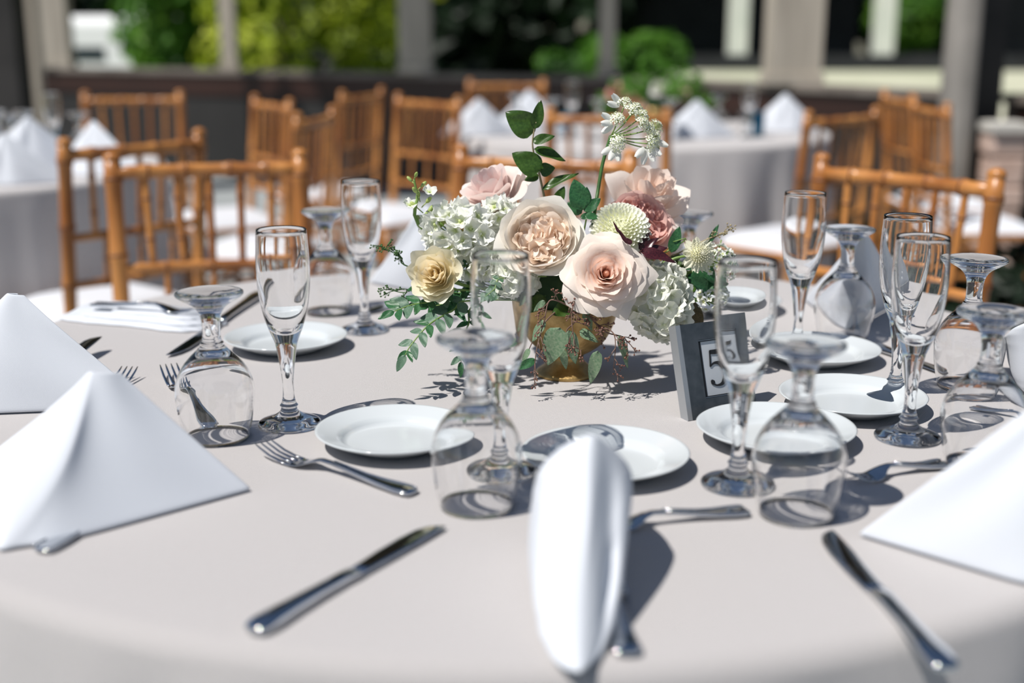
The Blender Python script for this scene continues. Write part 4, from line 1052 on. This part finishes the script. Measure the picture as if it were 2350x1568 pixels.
up = fp(1402, 312, 1.49)
def ry(px, py, y, n, ang):        # ray tip given where it ends
    return (px, py, y, n, ang)
def umbel_px(pos, stem, tips, label, sc_=1.0, seed=1):
    sp = []
    for (px, py, y, n, ang) in tips:
        v = fp(px, py, y) - pos; L = v.length; v.normalize()
        e = math.acos(max(-1, min(1, v.z))); a = math.atan2(v.y, v.x); sp.append((a, e, L / sc_, n, ang))
    return umbel(pos, stem, sp, label, sc_, seed, (0, 0, 1), len(sp))
umbel_px(up, [FIN + Vector((.02, 0, 0)), fp(1362, 510, 1.46), fp(1372, 440, 1.475), fp(1384, 372, 1.485)],
         [(1432, 246, 1.485, 2, 2.6), (1416, 280, 1.47, 3, 3.2), (1468, 272, 1.49, 1, 2.2), (1482, 300, 1.475, 0, 0), (1494, 318, 1.50, 1, -.4), (1486, 330, 1.465, 4, -1.5), (1415, 330, 1.465, 3, -2.0), (1455, 256, 1.51, 0, 0), (1500, 295, 1.52, 0, 0), (1468, 288, 1.47, 0, 0), (1492, 342, 1.49, 0, 0), (1448, 262, 1.475, 0, 0)],
         'tall white lace flower on a dark green stem rising above the centrepiece', 1.0, 3)
# scabiosa
def scabiosa():
    pos = fp(1603, 585, 1.445); d = (.25, -.85, .35); root = empty('scabiosa', pos); Mx = orient(d); root.rotation_mode = 'QUATERNION'; root.rotation_quaternion = Mx.to_quaternion(); rnd = random.Random(6)
    c = MB()
    for k in range(110):
        t = (k + .5) / 110; th = t * 1.5; ph = k * 2.4; nd = Vector((math.sin(th) * math.cos(ph), math.sin(th) * math.sin(ph), math.cos(th) * .8)); p = nd * .010
        c.add(*tube([p * .4, p * 1.5], .0004, 4), c=(.72, .70, .48)); c.add(*ball(p * 1.52, .0008, 5, 3), c=(.82, .80, .62))
    c.add(*ball((0, 0, 0), .010, 12, 6, (1, 1, .8)), c=(.70, .68, .40)); c.build('pincushion', M_pollen, root)
    for k in range(9):
        a = k * 2 * PI / 9 + rnd.uniform(-.15, .15)
        o = D.objects.new('petal', FWp); col.objects.link(o); o.parent = root; o.rotation_euler = (rnd.uniform(-.2, .3), 0, a); o.location = (-math.sin(a) * .006, math.cos(a) * .006, -.002); s = rnd.uniform(.9, 1.2); o.scale = (s, s, s)
    e = Mx.inverted() @ (fp(1530, 600, 1.45) - pos); s = MB(); s.add(*tube(crv([(0, 0, 0), (0, 0, -.012), tuple(e), tuple(Mx.inverted() @ (FIN - pos))], 6), .0016, 7)); s.build('stem', M_stem, root)
    tag(root, 'cream scabiosa with a pincushion centre at the right of the centrepiece', 'scabiosa')
pmb = MB(); _c = []
def _f(u, v):
    q = 2 * u - 1; _c.append((.90, .89, .72)); return Vector((.0058 * math.sin(PI * min(.1 + v * .72, 1)) * q, .014 * v * (1 + .12 * math.sin(7 * q)), .002 * math.sin(6 * q) * v))
pmb.add(*grid(_f, 8, 6), c=_c); _o = pmb.build('tmp', M_thick); FWp = _o.data; D.objects.remove(_o)
scabiosa()

# ------------------------------------------------------------------ leaves and sprigs
def leaf_data(L, W, m, tip=1.0, fold=.12, bend=.15, serr=0.0, nu=8, nv=12, seed=0, blunt=.6):
    rnd = random.Random(seed)
    def f(u, v):
        q = 2 * u - 1; w = W / 2 * (math.sin(PI * v ** blunt) ** (.75)) * (1 + serr * math.sin(v * 60))
        return Vector((q * w, L * v, fold * abs(q) * w - bend * L * v * v + .02 * L * math.sin(9 * v + q * 3)))
    vs, fs = grid(f, nu, nv); mb = MB(); mb.add(vs, fs)
    # midrib
    mb.add(*tube([Vector((0, L * v, -bend * L * v * v + .02 * L * math.sin(9 * v) + .0002)) for v in (0, .25, .5, .75, .97)], [.0007, .0006, .0005, .0004, .0002], 5))
    o = mb.build('tmp', m); d = o.data; D.objects.remove(o); return d
def place_leaf(data, parent, base, tip, pos, nrm=(0, -1, .4), scale=1.0, L=1.0, wscale=1.0, name='leaf'):
    """leaf from base to tip (world); pos: parent origin"""
    b = Vector(base); t = Vector(tip); y = (t - b); ln = y.length; y = y.normalized(); z = Vector(nrm); z = (z - y * z.dot(y)).normalized(); x = y.cross(z)
    o = D.objects.new(name, data); col.objects.link(o); o.parent = parent; s = ln / L
    o.matrix_basis = Matrix.Translation(b - Vector(pos)) @ (Matrix((x, y, z)).transposed().to_4x4()) @ Matrix.Diagonal((s * wscale, s, s, 1)); return o
LW = leaf_data(1, .78, M_ruscus, fold=.10, bend=.10, blunt=.62); LN = leaf_data(1, .42, M_ruscus, fold=.25, bend=.12, blunt=.7)
LE = leaf_data(1, .50, M_euc, fold=.15, bend=.10, blunt=.75); LED = leaf_data(1, .44, M_euc_d, fold=.18, bend=.12, blunt=.75)
LS = leaf_data(1, .56, M_seed, fold=.08, bend=.14, blunt=.58); LSN = leaf_data(1, .36, M_seed, fold=.10, bend=.10, blunt=.65)
LB = leaf_data(1, .42, M_burg, fold=.25, bend=.22, serr=.06, blunt=.6); LBR = leaf_data(1, .62, M_brown, fold=.1, bend=.1, blunt=.7)
def sprig(name, stem_px, y, leaves, label, m, r=.0016, cat='foliage sprig', root_in=True, rnd=None):
    """stem_px: pixel polyline with depths; leaves: (bx, by, tx, ty, y, data, width, nrm)"""
    P = [fp(*p) for p in stem_px]; pos = P[-1]; root = empty(name, pos)
    full = ([FIN] if root_in else []) + P
    mb = MB(); pts = crv([tuple(p - pos) for p in full], 5); mb.add(*tube(pts, [r * (1 - .55 * i / (len(pts) - 1)) for i in range(len(pts))], 7)); mb.build('stem', m, root)
    for (bx, by_, tx, ty, yy, dat, wd, nr) in leaves:
        place_leaf(dat, root, fp(bx, by_, yy), fp(tx, ty, yy + nr[3] if len(nr) > 3 else yy), pos, nr[:3], wscale=wd)
    tag(root, label, cat); return root
F = (0, -1, .3); U_ = (.1, -.7, .7); Ld = (-.5, -.8, .3); Rd = (.5, -.8, .3)
sprig('leafy_branch', [(1243, 425, 1.50), (1232, 380, 1.505), (1222, 330, 1.50), (1230, 280, 1.495)], 1.5, [
    (1228, 302, 1160, 258, 1.50, LW, 1.0, (-.2, -1, .1)), (1226, 296, 1243, 230, 1.495, LN, 1.05, (.2, -1, .1)), (1222, 326, 1273, 310, 1.49, LN, 1.1, (.1, -.9, .5)),
    (1240, 392, 1176, 350, 1.49, LW, .95, (-.1, -.9, .4)), (1225, 342, 1300, 364, 1.495, LN, .95, (.1, -.7, .7)), (1238, 392, 1274, 385, 1.50, LW, 1.15, (.1, -1, .2)),
    (1236, 402, 1203, 414, 1.505, LW, .8, F), (1244, 436, 1325, 392, 1.495, LN, .62, (.2, -.6, .8)), (1262, 430, 1280, 412, 1.5, LN, 1, F)],
    'upright branch of broad dark green leaves rising from the top of the centrepiece', M_stem_tan, .0017)
sprig('green_sprig', [(1345, 505, 1.46), (1340, 470, 1.46)], 1.46, [
    (1338, 482, 1318, 412, 1.455, LED, 1.5, F), (1338, 478, 1350, 430, 1.46, LED, 1.5, Rd), (1340, 485, 1378, 455, 1.455, LED, 1.3, (.3, -.8, .5)), (1335, 490, 1302, 465, 1.46, LED, 1.5, Ld), (1342, 495, 1376, 498, 1.45, LED, 1.4, U_), (1332, 500, 1362, 490, 1.455, LED, 1.1, F), (1275, 470, 1295, 428, 1.49, LN, 1.3, F)],
    'small bright green leaf cluster right of the garden rose', M_stem, .0014)
# eucalyptus trailing to the lower left
def euc_branch(name, pts, label, data, seed=1, step=.011, L=.026, wd=1.0, m=M_stem, droop=.0, nleaf=None, alt=False, flat=0.25, lab=None):
    rnd = random.Random(seed); P = [fp(*p) for p in pts]; pos = P[0]; root = empty(name, pos)
    C = crv([tuple(p) for p in [FIN] + P], 8)
    mb = MB(); mb.add(*tube([p - pos for p in C], [.0015 * (1 - .6 * i / (len(C) - 1)) for i in range(len(C))], 6)); mb.build('stem', m, root)
    acc = 0; k = 0; start = 8
    for i in range(start, len(C) - 1):
        a, b = C[i], C[i + 1]; acc += (b - a).length
        while acc > step:
            acc -= step; k += 1; t = (b - a).normalized()
            side = t.cross(Vector((0, -.35, 1))).normalized()
            for s in (-1, 1):
                if alt and (k + s) % 2 == 0 and s == 1: continue
                dd = (t * rnd.uniform(.25, .7) + side * s * rnd.uniform(.7, 1.1) + Vector((0, rnd.uniform(-.35, .15), rnd.uniform(-.35, .2) - droop))).normalized()
                l = L * rnd.uniform(.75, 1.15) * (1 - .25 * i / len(C))
                place_leaf(data[k % len(data)] if isinstance(data, list) else data, root, b, b + dd * l, pos, (rnd.uniform(-.4, .4), -.7, .6), wscale=wd * rnd.uniform(.85, 1.15))
    t = (C[-1] - C[-2]).normalized(); place_leaf(data[0] if isinstance(data, list) else data, root, C[-1], C[-1] + t * L * .8, pos, (0, -.7, .6), wscale=wd)
    tag(root, label, 'foliage sprig', 'eucalyptus sprigs in the centrepiece'); return root
def guard(p): return p
euc_branch('eucalyptus_sprig', [(1085, 690, 1.44), (1040, 712, 1.42), (985, 745, 1.40), (945, 790, 1.385), (930, 815, 1.38)], 'grey-green eucalyptus sprig trailing lowest at the left of the centrepiece', [LE, LE, LED], 2, .0135, .027, .95)
euc_branch('eucalyptus_sprig', [(1060, 665, 1.45), (1000, 690, 1.43), (945, 700, 1.42), (905, 715, 1.41)], 'deep green eucalyptus sprig reaching farthest left from the centrepiece', [LED, LED, LE], 3, .014, .027, 1.0)
euc_branch('eucalyptus_sprig', [(1100, 700, 1.44), (1075, 745, 1.42), (1060, 790, 1.405), (1058, 830, 1.40)], 'drooping eucalyptus sprig behind the foot of the central goblet', [LED, LE], 4, .0145, .024, .9)
euc_branch('eucalyptus_sprig', [(1160, 640, 1.43), (1130, 670, 1.41), (1100, 690, 1.40)], 'short dense eucalyptus sprig seen through the central flute', [LE, LED], 5, .008, .016, 1.4)
euc_branch('eucalyptus_sprig', [(1010, 660, 1.46), (975, 672, 1.455), (955, 640, 1.46)], 'small dark sprig under the cream-yellow rose', [LED], 6, .015, .022, 1.0)
# seeded eucalyptus in front of the bowl
def berries(name, pts, label, seed=1, m=M_twig, n=9, L=.018, r=.0012, br=.0011, bm=M_berry, root_in=True, spread=.9, per=5):
    rnd = random.Random(seed); P = [fp(*p) for p in pts]; pos = P[0]; root = empty(name, pos)
    C = crv([tuple(p) for p in ([FIN] if root_in else []) + P], 8); mb = MB()
    mb.add(*tube([p - pos for p in C], [r * (1 - .6 * i / (len(C) - 1)) for i in range(len(C))], 6)); bb = MB(); s0 = 8 if root_in else 2
    for k in range(n):
        i = s0 + int((len(C) - s0 - 1) * (k + .5) / n); b = C[i]; t = (C[min(i + 1, len(C) - 1)] - C[i - 1]).normalized()
        d = (t * .6 + Vector((rnd.uniform(-1, 1), rnd.uniform(-.7, .3), rnd.uniform(-.8, .5))) * spread).normalized(); e = b + d * L * rnd.uniform(.6, 1.1)
        mb.add(*tube([b - pos, (b + e) / 2 - pos + Vector((0, 0, .001)), e - pos], [r * .5, r * .45, r * .4], 5))
        for j in range(per):
            q = b.lerp(e, rnd.uniform(.4, 1)); f_ = q + (d + Vector((rnd.uniform(-1, 1), rnd.uniform(-1, .5), rnd.uniform(-1, 1)))).normalized() * .0055 * rnd.uniform(.6, 1.2)
            mb.add(*tube([q - pos, f_ - pos], r * .32, 4)); bb.add(*ball(f_ - pos, br * rnd.uniform(.8, 1.25), 7, 5))
    mb.build('twigs', m, root); bo = bb.build('seed_capsules', bm, root); stuff(bo)
    tag(root, label, 'berry sprig', 'seeded twigs in the centrepiece'); return root
berries('seeded_twig', [(1300, 700, 1.41), (1262, 690, 1.40), (1248, 740, 1.39), (1232, 800, 1.385), (1225, 860, 1.385)], 'thin brown seeded twig drooping at the left front of the gold bowl', 2, n=12)
berries('seeded_twig', [(1330, 720, 1.41), (1320, 690, 1.39), (1312, 730, 1.385), (1320, 790, 1.38), (1335, 805, 1.38)], 'branched seeded twig hanging down the middle of the gold bowl', 3, n=12)
berries('seeded_twig', [(1350, 720, 1.41), (1370, 745, 1.39), (1410, 770, 1.38), (1408, 850, 1.38)], 'seeded twig arching to the right of the gold bowl with dark red capsules', 4, n=12)
berries('seeded_twig', [(1345, 720, 1.41), (1385, 760, 1.40), (1432, 775, 1.395), (1440, 800, 1.39)], 'short seeded twig at the right rim of the gold bowl', 5, n=7)
berries('seeded_twig', [(960, 620, 1.46), (920, 590, 1.46), (878, 568, 1.465)], 'wispy olive seeded twig at the far left of the centrepiece, upper one', 6, m=M_stem_d, bm=M_stem_d, n=12, L=.014, per=6)
berries('seeded_twig', [(975, 665, 1.46), (930, 672, 1.46), (893, 665, 1.46)], 'wispy olive seeded twig at the far left of the centrepiece, lower one', 7, m=M_stem_d, bm=M_stem_d, n=8, L=.012, per=6)
berries('seeded_twig', [(1600, 560, 1.5), (1640, 545, 1.5), (1668, 532, 1.5)], 'fine seeded twig at the upper right of the centrepiece beside the scabiosa', 8, m=M_stem_tan, bm=M_stem_tan, n=8, L=.010, per=5)
sprig('seeded_eucalyptus_leaves', [(1320, 735, 1.40), (1300, 760, 1.395), (1310, 790, 1.39)], 1.4, [
    (1285, 752, 1255, 842, 1.385, LS, 1.05, (-.1, -1, .3)), (1305, 758, 1322, 838, 1.385, LSN, 1.1, F), (1330, 760, 1376, 782, 1.39, LS, 1.0, (0, -.6, .8)), (1372, 805, 1355, 884, 1.38, LSN, 1.0, F),
    (1340, 715, 1362, 760, 1.40, LSN, 1.3, Rd), (1270, 775, 1250, 780, 1.39, LSN, 1.5, F), (1420, 770, 1446, 845, 1.385, LSN, .8, Rd)],
    'grey-green seeded eucalyptus leaves hanging over the front of the gold bowl', M_twig, .0012)
sprig('seeded_eucalyptus_leaves', [(1270, 720, 1.42), (1235, 760, 1.40), (1215, 800, 1.40)], 1.4, [
    (1250, 735, 1218, 785, 1.395, LSN, 1.1, Ld), (1230, 825, 1183, 848, 1.39, LED, .9, F), (1215, 800, 1195, 838, 1.395, LSN, 1.0, Ld), (1250, 690, 1224, 716, 1.41, LSN, 1.1, F), (1290, 800, 1300, 850, 1.40, LSN, 1.0, F)],
    'narrow green leaves hanging at the left side of the gold bowl', M_twig, .0012)
sprig('burgundy_leaf_sprig', [(1455, 590, 1.43), (1475, 570, 1.42)], 1.42, [
    (1470, 580, 1555, 590, 1.42, LB, 1.0, (.1, -.6, .8)), (1468, 575, 1512, 545, 1.43, LB, .9, F), (1465, 572, 1492, 532, 1.435, LB, .8, F), (1470, 585, 1530, 562, 1.43, LB, 1.2, U_), (1450, 560, 1432, 545, 1.40, LB, 1.2, F), (1420, 535, 1408, 508, 1.395, LB, .5, F), (1440, 560, 1415, 520, 1.395, LB, .45, F)],
    'dark burgundy toothed leaves right of the swirled blush rose', M_burg, .0012)
sprig('bronze_leaf_sprig', [(1570, 680, 1.46), (1590, 700, 1.455)], 1.455, [
    (1575, 690, 1612, 772, 1.45, LBR, .8, F), (1590, 620, 1628, 680, 1.47, LED, 1.4, Rd), (1600, 600, 1650, 650, 1.48, LED, 1.2, Rd), (1560, 735, 1575, 775, 1.46, LBR, .9, F), (1480, 760, 1500, 780, 1.45, LED, 1.2, F)],
    'dark bronze and green leaves at the lower right of the centrepiece', M_stem_d, .0014)
sprig('green_filler_leaves', [(1560, 560, 1.47), (1545, 555, 1.47)], 1.47, [
    (1540, 580, 1560, 520, 1.47, LED, 1.0, F), (1625, 560, 1650, 515, 1.50, LED, .6, F), (1660, 610, 1690, 585, 1.5, LE, 1.3, F)], 'few bright green leaves around the scabiosa', M_stem, .0012)
for (a, b_, y, dat, lb, wd) in (((1130, 540), (1100, 585), 1.48, LED, 'dark green leaf between the stock and the garden rose', 1.4), ((1150, 655), (1120, 700), 1.45, LED, 'dark green leaf under the stock flowers', 1.3),
                       ((1250, 680), (1215, 715), 1.45, LN, 'dark leaf under the garden rose', 1.4), ((1330, 690), (1270, 720), 1.44, LN, 'dark leaf hidden below the two front roses', 1.5), ((1020, 690), (985, 660), 1.47, LED, 'dark leaf left of the cream-yellow rose', 1.2)):
    P = fp(*a, y); r_ = empty('leaf_stalk', P); mb = MB(); mb.add(*tube(crv([(0, 0, 0), tuple((FIN - P) * .5 + Vector((0, 0, .01))), tuple(FIN - P)], 5), .0011, 6)); mb.build('stem', M_stem_d, r_)
    place_leaf(dat, r_, P, fp(*b_, y - .02), P, F, wscale=wd); tag(r_, lb, 'leaf')

euc_branch('eucalyptus_sprig', [(1120, 650, 1.47), (1060, 670, 1.47), (1010, 700, 1.46), (975, 700, 1.46)], 'dark leafy sprig filling the shade under the cream-yellow rose', [LED], 12, .009, .026, 1.3)
euc_branch('eucalyptus_sprig', [(1180, 600, 1.49), (1110, 610, 1.49), (1060, 600, 1.49)], 'dark leaves between the stock flowers and the garden rose', [LED, LN], 13, .010, .024, 1.3)
euc_branch('eucalyptus_sprig', [(1520, 600, 1.49), (1580, 640, 1.49), (1620, 660, 1.48)], 'dark leaves behind the scabiosa and the hydrangea', [LED, LN], 14, .010, .028, 1.2)
# arrangement on the distant table
def far_arrangement():
    c = Vector((PX(1500, 5.35), 5.35, TZ + .0005)); rnd = random.Random(9)
    root = empty('gold_compote_bowl', c); vs, fs = lathe([(0, 0), (0, .04), (.03, .022), (.05, .06), (.10, .078), (.10, .074), (.055, .05), (.04, 0)], 30); mk('bowl', vs, fs, M_gold, root)
    vs, fs = ball((0, 0, .115), .07, 16, 8, (1, 1, .6)); mk('moss_filling', vs, fs, M_foam, root); tag(root, 'gold bowl of the distant flower centrepiece', 'bowl')
    cols = [((.62, .25, .22), (.75, .38, .34), 'deep pink rose at the left of the distant centrepiece', -.16, .0, .10), ((.85, .52, .36), (.88, .60, .45), 'peach rose low in the distant centrepiece', -.09, -.04, .055),
            ((.88, .84, .76), (.90, .88, .84), 'white rose in the middle of the distant centrepiece', .02, -.03, .12), ((.84, .62, .56), (.88, .74, .70), 'pale pink rose at the right of the distant centrepiece', .12, .0, .10), ((.86, .84, .72), (.9, .88, .8), 'cream rose topping the distant centrepiece', .06, .03, .17)]
    for i, (a, b, lb, dx, dy, dz) in enumerate(cols):
        r = rose('garden_rose', Vector((c.x + dx, c.y + dy, TZ + .06 + dz)), (dx * 4, -.6, .7), .05, a, b, lb, n=14, seed=60 + i, H=.7, group='roses on the distant table', fin=c + Vector((0, 0, .09)))
    g = tree('centrepiece_greenery', (c.x, c.y, TZ + .08), [(-.1, 0, .1, .10, .06), (.1, 0, .12, .12, .07), (.0, .02, .18, .08, .07), (.2, 0, .05, .07, .04), (-.2, 0, .04, .06, .04)], M_fg, 'green foliage of the distant flower centrepiece', 'foliage', 500, .022, 77)
    del g['group']; g['kind'] = 'stuff'
far_arrangement()

# sunlight refracted through the glasses onto the cloth
for o in D.objects:
    if o.type == 'MESH' and o.data.materials and o.data.materials[0] == M_glass: o.cycles.is_caustics_caster = True
cl.cycles.is_caustics_receiver = True
for o in D.objects:
    if o.name.startswith('bread_plate'): o.cycles.is_caustics_receiver = True
sun_d.cycles.is_caustics_light = True
D.objects.remove(D.objects['floret_source']) if 'floret_source' in D.objects else None
